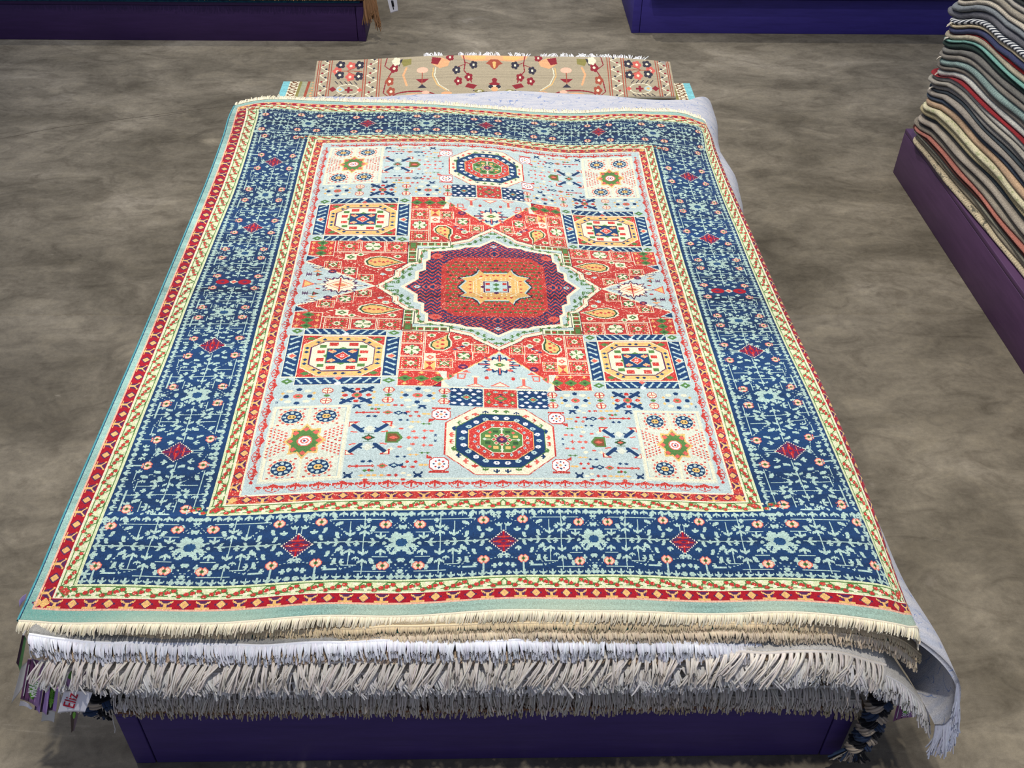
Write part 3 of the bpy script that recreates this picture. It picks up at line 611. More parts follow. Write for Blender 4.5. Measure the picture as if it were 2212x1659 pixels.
def arm_along(q):
    q.rect(0,81,69,146,'red')
    for i in range(210):
        u_,v_ = 1+(i*37.7)%79, 70+(i*29.3)%75; q.dia(u_,v_,1.5+(i%3)*.4,.6,('cream','coral','coral','pink')[i%4])
    q.line([(61,69),(61,127)],'cream',.8); q.line([(81,69),(81,146)],'cream',.8)
    for v_,k_ in ((78.5,0),(97,1),(115.5,0)): tile_flower(q,71.3,v_,9.2,8.8,k_)
    q.poly([(0,96),(52,146),(66,128),(20,82)],'red'); q.line([(20,83),(60,121)],'cream',.8,2)
    for (u_,v_,k_) in ((16,92.5,0),(29.5,103.5,1),(45,114.5,0)): tile_flower(q,u_,v_,7.2,6.2,k_)
    P = [(42,71),(43,78),(40.5,84),(41,91),(46,96),(53,96),(57,91),(56,85),(51,81),(46,77)]
    q.poly([(49+(x-49)*1.16,85+(y-85)*1.12) for x,y in P],'cream'); q.poly(P,'dgreen'); q.poly([(49.5+(x-49.5)*.8,87+(y-87)*.84) for x,y in P],'gold')
    for x in range(5): q.dia(47+(x%2)*4,82+x*3,1.8,1.6,'coral' if x%2 else 'red')
    for c_ in ((56,75),(35,77),(28,86)): q.ell(*c_,3.6,2.6,'cream'); q.dia(*c_,2.3,1.7,'green')
    for i in range(4): q.dia(28+i*3,88+i*2.2,2.4,1.2,'navy' if i%2 else 'ice')
    q.rect(52,61,101.5,112,'cream'); q.dia(56.5,106.8,3.4,3.2,'coral'); q.dia(56.5,106.8,1.4,1.2,'cream')
    q.rect(52,61,112.5,124,'gold'); q.poly([(52.8,113.3),(60.3,113.3),(52.8,123.3),(60.3,123.3)],'red')
    trees(q,43,81,125.5,146,True)
    q.poly([(50,125.5),(43,125.5),(43,140)],'pale')
    q.poly([(36,146),(54,146),(45,137.5)],'dark'); q.poly([(38.5,145.4),(51.5,145.4),(45,139)],'deep')
    q.poly([(0,95),(47,138),(47,146.5),(0,146.5)],'cream'); q.poly([(0,97),(45,138),(40,145.6),(0,145.6)],'field')
    q.line([(0,96),(46,137.5)],'gold',.8)
    V = 114; P = []
    for i in range(32):
        t = i*2*math.pi/32; r = (1,.62,.84,.62)[i%4]; P.append((math.cos(t)*19*r, V+math.sin(t)*14.5*r))
    q.poly(P,'navy'); q.poly([(x*.8,V+(y-V)*.76) for x,y in P],'cream')
    q.line([(-17,V),(17,V)],'navy',2.6); q.line([(-16,V),(16,V)],'coral',1.1); q.line([(0,V-13),(0,V+13)],'navy',2.6); q.line([(0,V-12),(0,V+12)],'coral',1.1)
    for a in (-9,9):
        for b in (-7,7): q.ell(a,V+b,2.4,1.5,'coral')
    q.ell(0,V,8,5,'cream'); q.dia(0,V,5,3.2,'green'); q.dia(0,V,1.6,1.2,'gold')
    q.ell(30,118.5,4,3.2,'plum'); q.dia(30,118.5,2,1.6,'coral'); q.ell(11,132,2,1.8,'red'); q.dia(22,110,2,1.6,'coral')
    q.poly([(-9,143),(9,143),(0,136.5)],'coral'); q.poly([(-6,142.2),(6,142.2),(0,138)],'cream')
    q.poly([(12,144),(28,144),(20,139.5)],'coral'); q.poly([(15,143.2),(25,143.2),(20,140.8)],'cream'); q.line([(20,131),(20,140)],'coral',2); q.line([(17.5,131),(22.5,131)],'cream',1.4)
    q.poly([(24,126),(31,126),(27.5,122.5)],'coral'); q.outline([(28,128),(34,128),(34,134),(29,134)],'coral',1.1)
    q.poly([(42,126),(42,137),(36.5,131.5)],'coral'); q.poly([(41,128.4),(41,134.4),(38,131.5)],'green')
def main_design(s=1.5):
    """every knot of the top carpet: rows from the near end, columns from the left edge"""
    rnd = np.random.default_rng(7)
    q = Quarter(293,360,s)
    q.rect(0,293,0,360,'teal')
    q.rect(0,287,0,352,'deep'); q.rect(0,277,0,344,'mint'); q.rect(0,266,0,335,'navy')
    # main border: along the ends
    def place(along_pos, sgn, across, side, scale=1.0):
        def tr(p):
            a = along_pos+sgn*p[0]*scale
            return (a, across+p[1]) if side == 'end' else (across+p[1]*1.12, a)
        return tr
    full = q.a.copy()
    C = 306.5
    S = 232.5; cut = q.a[:int(278*s)].copy()
    for p0,sg,sc in ((0,1,.70),(92,-1,.66),(92,1,.92),(217,-1,.92),(217,1,.98)):
        q.tr = place(p0,sg,S,'side',sc); band_cell(q,0)
    for p0 in (92,217): q.tr = place(p0,1,S,'side'); lozenge(q)
    q.tr = place(0,1,S,'side'); q.dia(0,0,3.2,3.6,'cream'); q.dia(0,0,2.2,2.6,'coral')
    for b in (-9,9): q.ell(0,b,4,5.4,'deep'); q.dia(0,b,1.6,2.4,'plum')
    q.tr = lambda p:p
    q.rect(0,266,278,335,'navy')
    for p0,sg in ((0,1),(136,-1),(136,1),(272,-1)):
        q.tr = place(p0,sg,C,'end'); band_cell(q,0)
    for p0 in (0,136): q.tr = place(p0,1,C,'end'); lozenge(q)
    q.tr = lambda p:p
    for i in range(7): st(q,262,284+i*7.2,'figure',1,1)
    # guard stripes, outer then inner
    def run(fn, lo, hi, n_end, n_side, swap=False):
        q.tr = lambda p:(p[0],p[1]); fn(q,0,n_end,lo[1],hi[1])
        q.tr = lambda p:(p[1],p[0]); fn(q,0,n_side,lo[0],hi[0])
        q.tr = lambda p:p
    run(vine,(266,335),(277,344),277,335.5); run(guard,(277,344),(287,352),287,344.5)
    run(vine,(190,269),(199,278),199,269.5)
    run(lambda q,a,b,c,d:guard(q,a,b,c,d,'red'),(181,261),(190,269),190,261.5)
    for a,b in ((271.5,339.5),(194.5,273.5)): q.dia(a,b,4,3.6,'green'); q.dia(a,b,3.1,2.8,'red')
    q.dia(282,348,3.6,3.4,'gold'); q.dia(185.5,265,3.4,3,'gold')
    for c_,w in (((287.3,352.3),'pink'),((277.3,344.3),'cream'),((266.2,335.2),'mint'),((199.3,278.3),'mint'),((190.2,269.2),'cream'),((181.2,261.2),'cream')):
        q.line([(0,c_[1]),(c_[0],c_[1]),(c_[0],0)],w,1.1)
    q.rect(0,181,0,261,'field'); run(shrubs,(172,250),(181,261),181,261)
    q.rect(173,181,251,261,'field'); q.rect(0,172,0,250,'field')
    q.line([(0,250),(172,250)],'pale',.7)
    small_octagon(q); panel(q,rnd); star_box(q); strip(q); arm_along(q); block(q); arm_across(q); medallion(q,rnd)
    # star points of the medallion reach over the arms
    A = q.a
    top = np.concatenate([A[::-1], A],0)      # v from the far end? rows: -v .. +v
    full = np.concatenate([top[:,::-1], top],1)
    pal = (np.array([PAL[n] for n in PN])/255.)**2.2
    mix_ = rnd.random(full.shape); isr = full == PN.index('red')
    full = np.where(isr & (mix_<.10), PN.index('coral'), np.where(isr & (mix_>.955), PN.index('pink'), full))
    col = pal[full]
    H,W = full.shape
    # dye-lot bands (abrash): whole rows of knots differ a little
    def rown(n,k): 
        r = rnd.normal(size=n//k+3); return np.interp(np.arange(n)/k,np.arange(len(r)),r)
    row = .5*rown(H,3)+.7*rown(H,14)+.7*rown(H,60)
    xb = np.stack([rown(W,40) for _ in range(24)]); idx = (np.arange(H)/H*23.99).astype(int)
    row2 = row[:,None]*.10+xb[idx]*.012*rown(H,2)[:,None]
    amp = np.ones(len(PN)); 
    for n,v in (('navy',1.9),('teal',1.3),('field',.5),('figure',.7),('deep',1.0),('mint',.35),('cream',.3),('pale',.4),('ice',.5)): amp[PN.index(n)] = v
    col *= (1+np.clip(row2*amp[full]*1.0+rnd.normal(size=full.shape)*.105,-.6,.7))[...,None]
    # greener dye at the near left corner of the plain edge
    return full, np.clip(col,0,1)
# ---------------------------------------------------------------- fringes
def fringe(name, root, out, length, n, mat, parent, rad=.0009, droop=1.0, spread=.25, bundle=1, segs=5, seed=0, gap=0, rise=0, label=None, lean=0, knots=True, sides=4):
    """strands along the polyline root (k,3), leaving towards out (3,), in bundles that share a lean"""
    r = np.random.default_rng(seed); root = np.asarray(root,float); k = len(root)
    cum = np.r_[0,np.cumsum(np.linalg.norm(np.diff(root,axis=0),axis=1))]; s = (np.arange(n)+.5)/n+r.normal(size=n)*.15/n
    b = (np.arange(n)//bundle); nb = b.max()+1; bl = r.normal(size=nb)*spread+lean+wob(np.arange(nb)/nb,seed+5,spread*1.2,.13)
    if bundle > 1:      # pull the strands of a bundle together at the knot
        sc_ = ((b+.5)*bundle/n); s_end = sc_+(s-sc_)*.9; s = sc_+(s-sc_)*(1-gap)
    x = np.clip(s,0,1)*cum[-1]; P0 = np.stack([np.interp(x,cum,root[:,j]) for j in range(3)],1)
    T = nrm(np.gradient(root,axis=0)); Tn = np.stack([np.interp(x,cum,T[:,j]) for j in range(3)],1)
    L = length*(1+r.normal(size=n)*.07)*(1+(r.normal(size=nb)*.06)[b]); t = np.linspace(0,1,segs+1)
    out = nrm(np.asarray(out,float)); ln = bl[b]+r.normal(size=n)*spread*.35
    P = P0[:,None]+out[None,None]*(L[:,None]*(t*(1-.35*droop*t))[None])[...,None]
    P = P+Tn[:,None]*(L[:,None]*ln[:,None]*(t**1.3)[None])[...,None]
    P[...,2] += L[:,None]*(-(droop*.75)*t**1.6+rise*t*(1-t))[None]+ (r.normal(size=n)*.05)[:,None]*L[:,None]*t[None]
    P += np.cumsum(r.normal(size=P.shape)*.02,axis=1)*L[:,None,None]*t[None,:,None]
    V,Q = tubes(P, rad*(1+r.normal(size=n)*.12), sides, .8)
    sh = .84+.22*r.random(n); tint = 1+r.normal(size=(n,3))*.015
    colr = np.repeat((sh[:,None]*tint), (len(Q)//n), axis=0)
    o = mesh_np(name, V, Q, mat, parent, col=colr, label=label); o['kind'] = 'stuff'
    return o
# ---------------------------------------------------------------- the large carpet on top
U = [-293,-266,-199,-100,0,100,199,266,287]
Vn = [-360,-335,-278,0,278,335,360]
PX = [[(40,1337),(132,1341),(385,1350),(735,1326),(1090,1319),(1398,1322),(1712,1321),(1957,1352),(1982,1363)],
      [(75,1263),(163,1262),(405,1272),(750,1252),(1089,1244),(1381,1245),(1690,1249),(1925,1270),(1951,1288)],
      [(139,1114),(222,1113),(448,1112),(768,1099),(1087,1098),(1368,1102),(1647,1104),(1858,1103),(1888,1104)],
      [(357,608),(424,609),(584,611),(829,614),(1072,621),(1284,625),(1496,629),(1647,630),(1681,632)],
      [(485,289),(545,289),(668,292),(859,290),(1050,295),(1230,317),(1408,314),(1527,326),(1549,330)],
      [(498,246),(557,238),(682,240),(864,241),(1050,251),(1232,261),(1395,258),(1514,274),(1536,292)],
      [(507,228),(552,219),(687,218),(868,222),(1049,236),(1231,244),(1391,241),(1497,252),(1526,271)]]
ZN = np.full((7,9),.25); ZN[:,8] = .238; ZN[0,8] = .232; ZN[0,7] = .246; ZN[6,0] = ZN[5,0] = .246
ZN[4:,5] -= .006; ZN[4:,6] += .004; ZN[6,8] = .235; ZN[:,0] -= .002
G = np.array([[on_z(PX[j][i][0],PX[j][i][1],ZN[j,i]) for i in range(9)] for j in range(7)])
last = G[:,8]+np.array([.0025,0,-.013]); G = np.concatenate([G,last[:,None]],1); U = U+[293]
def carpet_at(uu, vv):
    """surface of the top carpet on a rectangular set of design coordinates"""
    A = spline(vv, Vn, G); A = spline(uu, U, A.transpose(1,0,2)).transpose(1,0,2)
    u = np.asarray(uu)[None]; v = np.asarray(vv)[:,None]
    front = np.exp(-((v+360)/45.)); dz = .0026*front*(np.sin(u/38.+.6)+.6*np.sin(u/17.+2))
    dz = dz+.0013*np.sin(u/60.+v/47.)+.0010*np.sin(u/33.-v/71.+1.3)+.0008*np.sin(v/21.+u/90.)
    dz = dz+.0022*np.exp(-((u-10)/60.)**2-((v+272)/14.)**2)-.0020*np.exp(-((u-110)/70.)**2-((v+20)/12.)**2)+.0022*np.exp(-((u-210)/30.)**2-((v+290)/40.)**2)
    A[...,2] += dz*np.clip((293-np.abs(u))/40,.2,1); return A
idx, knots = main_design(1.5)
nv,nu = idx.shape
uu = np.linspace(-293,293,nu+1); vv = np.linspace(-360,360,nv+1)
top_carpet = thing('carpet', G[0,4], 'large red, navy and pale blue medallion carpet lying on top of the stack', 'carpet')
TOP = carpet_at(uu,vv)
rgb = knots[:nv].reshape(-1,3).astype(np.float32)
# aged teal in the near left corner band
tt = (idx==PN.index('teal')).reshape(-1); vq = np.repeat(vv[:-1],nu); uq = np.tile(uu[:-1],nv)
wgt = np.clip(1.2-np.hypot((uq+250)/130,(vq+356)/16),0,1)*tt; n_ = rng.random(len(wgt))*.5+.5
rgb = rgb*(1-(wgt*n_)[:,None])+np.array(lin((70,150,142)))[None]*(wgt*n_)[:,None]
pale = tt*np.clip(1-(vq+360)/20,0,1)*np.clip(.5+wob(uq,3,.6,150),0,1)*.6
rgb = rgb*(1-pale[:,None])+np.array(lin((205,208,176)))[None]*pale[:,None]
pile = mesh_np('pile', TOP.reshape(-1,3), grid_faces(nv+1,nu+1), M_pile, top_carpet, col=rgb)
# knotted back and thickness
uc = np.linspace(-293,293,90); vc = np.linspace(-360,360,110); B = carpet_at(uc,vc); B[...,2] -= .0042
edge = []
M_back = pile_mat('carpet_back',[(150,150,140),(175,165,150)],60)
o = mesh_np('backing', B.reshape(-1,3), grid_faces(110,90)[:, ::-1], M_back, top_carpet)
def rim(A, Bb, name, mat, parent, rad=.0022, label=None):
    P = (A+Bb)/2; V,Q = tubes(P[None], rad, 8); return mesh_np(name, V, Q, mat, parent, label=label)
M_selv = pile_mat('teal_binding',[(70,150,155),(96,172,176)],80)
for k,u_ in enumerate((-293,293)):
    E0 = carpet_at([u_],np.linspace(-360,360,240))[:,0]; E1 = E0.copy(); E1[:,2] -= .0042; E1[:,0] += -.0012 if k==0 else .0008
    rim(E0,E1,'binding',M_selv,top_carpet)
Mf_top = ymat('cream_fringe_yarn',(238,226,196))
e_near = carpet_at(np.linspace(-293,293,200),[-360])[0]; e_near[:,2] -= .002
e_far = carpet_at(np.linspace(-293,293,200),[360])[0]; e_far[:,2] -= .002
for e_ in (e_near,e_far):
    V,Q = tubes(e_[None], .0019, 8); mesh_np('end_weave', V, Q, Mf_top, top_carpet, col=np.ones((len(Q),3)))
fringe('fringe', e_near, (0,-1,0), .0108, 900, Mf_top, top_carpet, .00085, .6, .07, 2, 5, 1, rise=.4, lean=-.2)
fringe('fringe', e_far+[0,0,.002], (0,1,0), .0160, 620, Mf_top, top_carpet, .0009, .12, .12, 2, 4, 2, rise=.4)

# ---------------------------------------------------------------- the carpets below it, front ends
ZL = [.2482]; ZLOG = []
def stack_carpet(Yf, pts, thick, body, fmat, flen, nf, label, fr=None, x_end=None, back=1.6, seed=0, zin=None, rad=.0009, droop=1.0, spread=.14, bundle=1, gap=0, lean=0, rise=.2, name='carpet', out=(0,-1,0), segs=5, grp='carpets stacked under the top one'):
    P = np.array([on_y(px,py,Yf) for px,py in pts]); n = 160
    P = P[np.argsort(P[:,0])]
    xs = np.linspace(P[0,0],P[-1,0],n); e = spline(xs,P[:,0],P); e[:,1] = Yf+wob(xs,seed,.0012,.12); e[:,2] += wob(xs,seed+1,.0012,.10)
    t = thing(name, (float(e[n//2,0]),Yf,float(e[n//2,2])), label, 'carpet', grp)
    zi = min(float(np.median(e[:,2])), ZL[-1]-.0066); ZL.append(zi); thick = .0058
    ZLOG.append((label[:30],float(np.median(e[:,2])),zi))
    prof = [(0,-thick/2,1),(.0012,-.0004,1),(.004,0,1),(.015,0,.8),(.03,0,.5),(.06,0,.15),(.1,0,0),(back-Yf,0,0)]
    rows = []
    for dy,dz,wt in prof:
        q = e.copy(); q[:,1] += dy; q[:,2] = zi*(1-wt)+e[:,2]*wt+dz; q[:,0] = q[:,0]*wt+np.clip(q[:,0],-.40,.372)*(1-wt); rows.append(q)
    low = []
    for dy,dz,wt in prof[::-1]:
        q = e.copy(); q[:,1] += dy; q[:,0] = q[:,0]*wt+np.clip(q[:,0],-.40,.372)*(1-wt); q[:,2] = zi*(1-wt)+e[:,2]*wt-thick-(dz if dy<.003 else 0); low.append(q)
    A = np.stack(rows+low[:-1]); R = len(A)
    V = A.reshape(-1,3); Q = grid_faces(R,n)
    Q = np.concatenate([Q, np.stack([np.arange(n-1)+(R-1)*n,np.arange(1,n)+(R-1)*n,np.arange(1,n),np.arange(n-1)],1)])
    caps = []
    h = len(prof); tot = R
    for c_,sgn in ((0,1),(n-1,-1)):
        for i in range(h-1):
            j = (tot-i)%tot; j2 = tot-i-1
            f = [i*n+c_,(i+1)*n+c_,j2*n+c_,j*n+c_]; caps.append(f if sgn>0 else f[::-1])
    V_,Q_ = V, np.concatenate([Q,np.array(caps)])
    mesh_np('pile', V_, Q_, body, t)
    if flen:
        fe = e.copy(); fe[:,1] -= .0005; fe[:,2] -= thick*.45
        V2,Q2 = tubes(fe[None], .0016, 6); mesh_np('end_weave', V2, Q2, fmat, t, col=np.ones((len(Q2),3)))
        fringe('fringe', fe, out, flen, nf, fmat, t, rad, droop, spread, bundle, segs, seed+9, gap, rise, lean=lean)
    return t, e
b_teal = pile_mat('deep_teal_pile',[(30,86,84),(52,116,108)],60)
b_grey = pile_mat('grey_pile',[(150,148,142),(178,174,164)],60)
b_sand = pile_mat('sand_pile',[(176,158,128),(200,184,150)],60)
b_ivory = pile_mat('ivory_weave',[(214,208,196),(232,226,214)],120)
b_brown = pile_mat('brown_pile',[(62,40,32),(92,62,48)],120)
b_umber = pile_mat('umber_pile',[(96,82,66),(120,104,84)],90)
f_beige = ymat('beige_fringe_yarn',(226,204,164)); f_sand = ymat('sand_fringe_yarn',(234,214,182)); f_white = ymat('white_fringe_yarn',(240,240,244))
f_tan = ymat('tan_fringe_yarn',(216,190,160)); f_ivory = ymat('ivory_fringe_yarn',(232,222,208)); f_off = ymat('off_white_fringe_yarn',(228,224,218)); f_dim = ymat('linen_fringe_yarn',(206,196,182)); f_straw = ymat('straw_fringe_yarn',(190,172,140))
stack_carpet(.546,[(210,1361),(500,1363),(700,1354),(900,1348),(1100,1342),(1480,1344),(1790,1347),(1900,1362),(1960,1388),(1990,1412)],.005,b_sand,f_beige,.0085,900,
  'beige-fringed carpet directly beneath the top medallion carpet',seed=20,back=1.45)
stack_carpet(.542,[(300,1376),(500,1378),(740,1372),(900,1364),(1100,1359),(1480,1360),(1790,1362),(1880,1372),(1940,1394),(1978,1424)],.005,b_teal,f_sand,.0105,900,
  'carpet with deep teal pile and long cream fringe, second under the top one',seed=30,lean=.1,back=1.45)
stack_carpet(.537,[(62,1364),(130,1375),(240,1383),(400,1388),(740,1383),(1000,1379),(1300,1379),(1480,1382),(1645,1390)],.005,b_grey,f_white,.0165,900,
  'carpet with thick bright white fringe in the upper part of the stack',seed=40,rad=.0011,spread=.10,bundle=3,gap=.35,lean=.05)
stack_carpet(.535,[(82,1392),(120,1397),(300,1400),(740,1403),(1000,1404),(1400,1404),(1700,1400),(1800,1402)],.005,b_umber,f_tan,.0105,520,
  'carpet with slanting tan fringe below the bright white fringe',seed=50,lean=-.7)
stack_carpet(.530,[(88,1414),(300,1421),(740,1424),(1100,1418),(1400,1414),(1640,1404),(1800,1406),(1915,1432)],.005,b_ivory,f_ivory,.0255,780,
  'carpet with long knotted ivory tassels at the middle of the stack',seed=60,rad=.00105,spread=.22,bundle=6,gap=.5,droop=1.1,lean=-.35,segs=7)
stack_carpet(.526,[(92,1438),(300,1446),(740,1450),(1100,1446),(1480,1441),(1700,1430),(1860,1438),(1925,1462),(1970,1492),(2003,1530)],.0065,b_ivory,f_off,.019,1100,
  'pale carpet with tangled off-white fringe under the ivory tassels',seed=70,rad=.0010,spread=.3,bundle=4,gap=.4,segs=6,lean=.2)
stack_carpet(.534,[(110,1458),(300,1468),(740,1470),(1100,1466),(1480,1460),(1700,1452),(1860,1462),(1945,1490)],.006,b_grey,f_off,.0135,900,
  'grey carpet whose fringe hangs at the edge of the shaded half',seed=80,spread=.22,bundle=4,gap=.3)
stack_carpet(.542,[(128,1484),(400,1488),(740,1490),(1100,1488),(1480,1482),(1850,1478)],.0065,b_umber,f_dim,.021,800,
  'brown carpet with thin grey-white strands, third from the bottom',seed=90,rad=.0008,spread=.14,bundle=3,gap=.35,segs=6)
stack_carpet(.545,[(150,1506),(740,1508),(1480,1500),(1860,1508)],.006,b_grey,f_dim,.011,800,
  'grey carpet with a short flat fringe, second from the bottom',seed=100)
stack_carpet(.5455,[(262,1522),(740,1521),(1100,1519),(1480,1512),(1780,1518),(1872,1532)],.0055,b_umber,f_straw,.0115,700,
  'carpet with straw-coloured fringe next to the bottom of the stack',seed=110,rad=.0008,bundle=3,gap=.4)
stack_carpet(.541,[(252,1534),(500,1535),(900,1531),(1400,1524),(1780,1522)],.007,b_brown,ymat('brown_fringe_yarn',(120,84,60)),.003,300,
  'dark brown carpet lying directly on the purple platform',seed=120,rad=.0006)
# ---------------------------------------------------------------- pale blue-grey carpet that folds over the right side
M_grey_blue = pile_mat('grey_blue_pile',[(176,180,190),(190,190,196),(200,198,198)],14,(1,4,1),((128,144,182),24,.014),.35)
M_grey_blue.name = 'grey_blue_arabesque_pile'
def zt(Y): return .2282+(.2415-.2282)*np.clip((Y-1.46)/.16,0,1)**1.0
gy = np.r_[np.linspace(0,.1,14)[:-1],np.linspace(.1,.97,90)[:-1],np.linspace(.97,1,10)]
prof_x = [-.395,-.393,-.388,-.3,-.15,0,.1,.2,.3,.345,.37,.388,.402,.413,.421,.426,.428,.428,.426,.422,.416]
prof_d = [-.010,-.004,-.001,0,0,0,0,0,0,-.0005,-.002,-.006,-.013,-.023,-.035,-.048,-.060,-.073,-.086,-.098,-.108]
ss = np.linspace(0,len(prof_x)-1,110); gx = spline(ss,np.arange(len(prof_x)),np.array(prof_x)); gd = spline(ss,np.arange(len(prof_d)),np.array(prof_d))
def xmx(Y): return np.interp(Y,[.50,.56,.62,.7,.8,.95,1.1,1.2,1.3,1.36,1.42,1.47,1.51,1.55,1.6,1.68,1.75],[.450,.446,.438,.434,.430,.426,.419,.411,.407,.411,.424,.427,.419,.412,.415,.424,.428])
t = thing('carpet',(0,1.1,.24),'pale blue-grey carpet folded over the right side of the stack','carpet'); PL = np.zeros((len(gy),110,3))
for i,f in enumerate(gy):
    y0 = .557-.045*np.clip((gx-.37)/.05,0,1)-.012*np.clip(-(gd+.04)/.06,0,1); y1 = 1.705+.006*np.sin(gx*14)+.010*np.sin(gx*5+1)+.055*np.clip((gx-.37)/.05,0,1)+.003*np.sin(gx*37)
    Y = y0+(y1-y0)*f; XM = xmx(Y); fold = np.clip((gx-.30)/.128,0,1)
    X = gx+(XM-.428)*fold+.0015*np.sin(Y*40+gd*60)*fold
    dz = -.028*np.clip((f-.985)/.015,0,1)**2.0; sw = .0022*np.sin(Y*23+gx*9)*np.clip((Y-1.5)/.1,0,1)
    PL[i,:,0] = X; PL[i,:,1] = Y-.006*np.clip((f-.985)/.015,0,1)**6*0; PL[i,:,2] = zt(Y)+gd*(1+.12*np.sin(Y*9+1))+dz+sw+.003*np.clip((Y-1.6)/.08,0,1)*np.sin(gx*9+2.2)
dn_ = nrm(np.cross(np.gradient(PL,axis=1),np.gradient(PL,axis=0))); dn_ *= np.where(dn_[...,2:3].mean()>0,1,-1)
Lw = PL-dn_*.0045
Vg = np.concatenate([PL.reshape(-1,3),Lw.reshape(-1,3)]); r_,c_ = PL.shape[:2]; k_ = r_*c_
Qg = [grid_faces(r_,c_),grid_faces(r_,c_,k_)[:,::-1]]
for a in (np.arange(c_),np.arange(c_)+(r_-1)*c_,np.arange(r_)*c_,np.arange(r_)*c_+c_-1): Qg.append(np.stack([a[:-1],a[1:],a[1:]+k_,a[:-1]+k_],1))
mesh_np('pile',Vg,np.concatenate(Qg),M_grey_blue,t)
e_ = PL[0,78:]*.5+Lw[0,78:]*.5; dirs = (.15,-.35,-.95)
f_pale = ymat('pale_grey_fringe_yarn',(212,214,226))
fringe('fringe',e_,dirs,.030,330,f_pale,t,.0009,.35,.12,3,6,201,.3,lean=.15)
e2 = PL[-1,96:108]*.5+Lw[-1,96:108]*.5; fringe('fringe',e2,(.7,.5,-.1),.011,40,f_pale,t,.0009,.4,.3,2,4,202)
# rounded roll of the same side further down: ivory carpet end curling out at the near right corner
# ---------------------------------------------------------------- carpets seen past the far end
def drawn_slab(name, label, x0,x1,y0,y1,z,thick,design,grp=None,zf=None,skew=(0,0),parent=None):
    q = design; A = q.a; full = np.concatenate([A[:,::-1],A],1); n,m_ = full.shape
    uu_ = np.linspace(x0,x1,m_+1); vv_ = np.linspace(y1,y0,n+1); XX,YY = np.meshgrid(uu_,vv_); f = (YY-y0)/(y1-y0)
    XX = XX+(XX-(x0+x1)/2)*(skew[0]*(f-.5)); ZZ = np.full_like(XX,z)+(zf(XX,YY) if zf else 0); P = np.stack([XX,YY,ZZ],-1)
    col = (np.array([PAL[k] for k in PN])/255.)[full]**2.2; rr = np.random.default_rng(5)
    col *= (1+rr.normal(size=full.shape)*.07+(.07*rr.normal(size=n))[:,None])[...,None]
    t = thing(name,((x0+x1)/2,(y0+y1)/2,z),label,'carpet',grp)
    mesh_np('pile',P.reshape(-1,3),grid_faces(n+1,m_+1),M_pile,t,col=np.clip(col,0,1).reshape(-1,3))
    cx = np.linspace(x0,x1,30); cy = np.linspace(y1,y0,12); CX_,CY_ = np.meshgrid(cx,cy); f2 = (CY_-y0)/(y1-y0); cX = CX_+(CX_-(x0+x1)/2)*(skew[0]*(f2-.5))
    ZT = z+(zf(CX_,CY_) if zf else 0)+CX_*0; a = np.stack([cX,CY_,ZT-.0006],-1); b = np.stack([cX,CY_,ZT-thick],-1); k = 360
    Q = [grid_faces(12,30),grid_faces(12,30,k)[:,::-1]]
    for e in (np.arange(30),np.arange(30)+330,np.arange(12)*30,np.arange(12)*30+29): Q.append(np.stack([e[:-1],e[1:],e[1:]+k,e[:-1]+k],1))
    mesh_np('backing',np.concatenate([a.reshape(-1,3),b.reshape(-1,3)]),np.concatenate(Q),M_back,t)
    return t,P
PAL.update({'taupe':(172,158,130),'rust':(164,78,56),'wine':(140,34,44),'olive':(140,132,70),'sky':(126,196,200),'stone':(160,162,132),'ink':(52,48,60)})
for n_ in ('taupe','rust','wine','olive','sky','stone','ink'): PN.append(n_)
def rosette(q,u,v,c,r=4.2):
    for i in range(5): q.ell(u+math.cos(i*1.257)*r*.62,v+math.sin(i*1.257)*r*.8,r*.42,r*.62,c)
    q.ell(u,v,r*.3,r*.42,'cream')
q = Quarter(189,58,2.0); q.a[:] = PN.index('taupe'); W = lambda x:(x-1066)/2.; Vv = lambda y:(y-124)/1.25
for u in (120,122.5,135,137.5,172,174.5,184,186): q.rect(u,u+1.1,0,58,'rust')
for i in range(9):
    for a,b in ((124,134.5),(175.6,183.6)):
        y = i*6.8-2; q.line([(a,y),(b,y+6.8)] if i%2 else [(b,y),(a,y+6.8)],'cream',1.2); q.dia((a+b)/2+(1.8 if i%2 else -1.8),y+3.2,1.7,1.8,'wine' if i%2 else 'ink')
q.poly([(-1,0),(36,0),(34,5),(22,9),(8,8),(-1,5)],'orange'); q.poly([(9,1),(32,1),(22,7),(10,6)],'gold'); q.poly([(-1,6),(4,6),(9,12),(5,14),(3,18),(-1,22)],'rust'); q.poly([(-1,8),(2,10),(1,18),(-1,19)],'gold')
q.poly([(-1,31),(3,34),(2,38),(6,40),(4,43),(-1,43)],'wine'); q.ell(0,45,6.5,3,'cream'); q.ell(4,44,2.4,2.6,'ink'); q.ell(0,47,3.6,3,'orange'); q.ell(0,53,3.6,3,'rust')
q.ell(16,50,5,2.6,'olive'); q.ell(16,50,3,1.4,'cream'); q.line([(8,51),(22,49)],'ink',.8)
q.line([(33,0),(31,12),(32,22),(27,30),(24,38)],'wine',1.2); q.line([(31,10),(22,15)],'wine',.9); q.line([(31,13),(41,18)],'wine',.9)
for u,v,c in ((22,14,'ink'),(40,21,'ink'),(27,31,'wine'),(38,36,'wine'),(47,3,'wine')): rosette(q,u,v,c)
q.poly([(18,42),(28,39),(31,44),(22,47)],'wine')
q.poly([(47,8),(56,3),(66,3),(66,12),(58,18),(49,15)],'orange'); q.poly([(56,4),(66,2),(67,11),(60,13)],'wine')
for o in (0,2.2): q.line([(62+o,17),(63+o,28),(58+o,40),(48+o,48)],'gold' if o else 'cream',1.0)
q.ell(50,52,5.5,2.6,'orange')
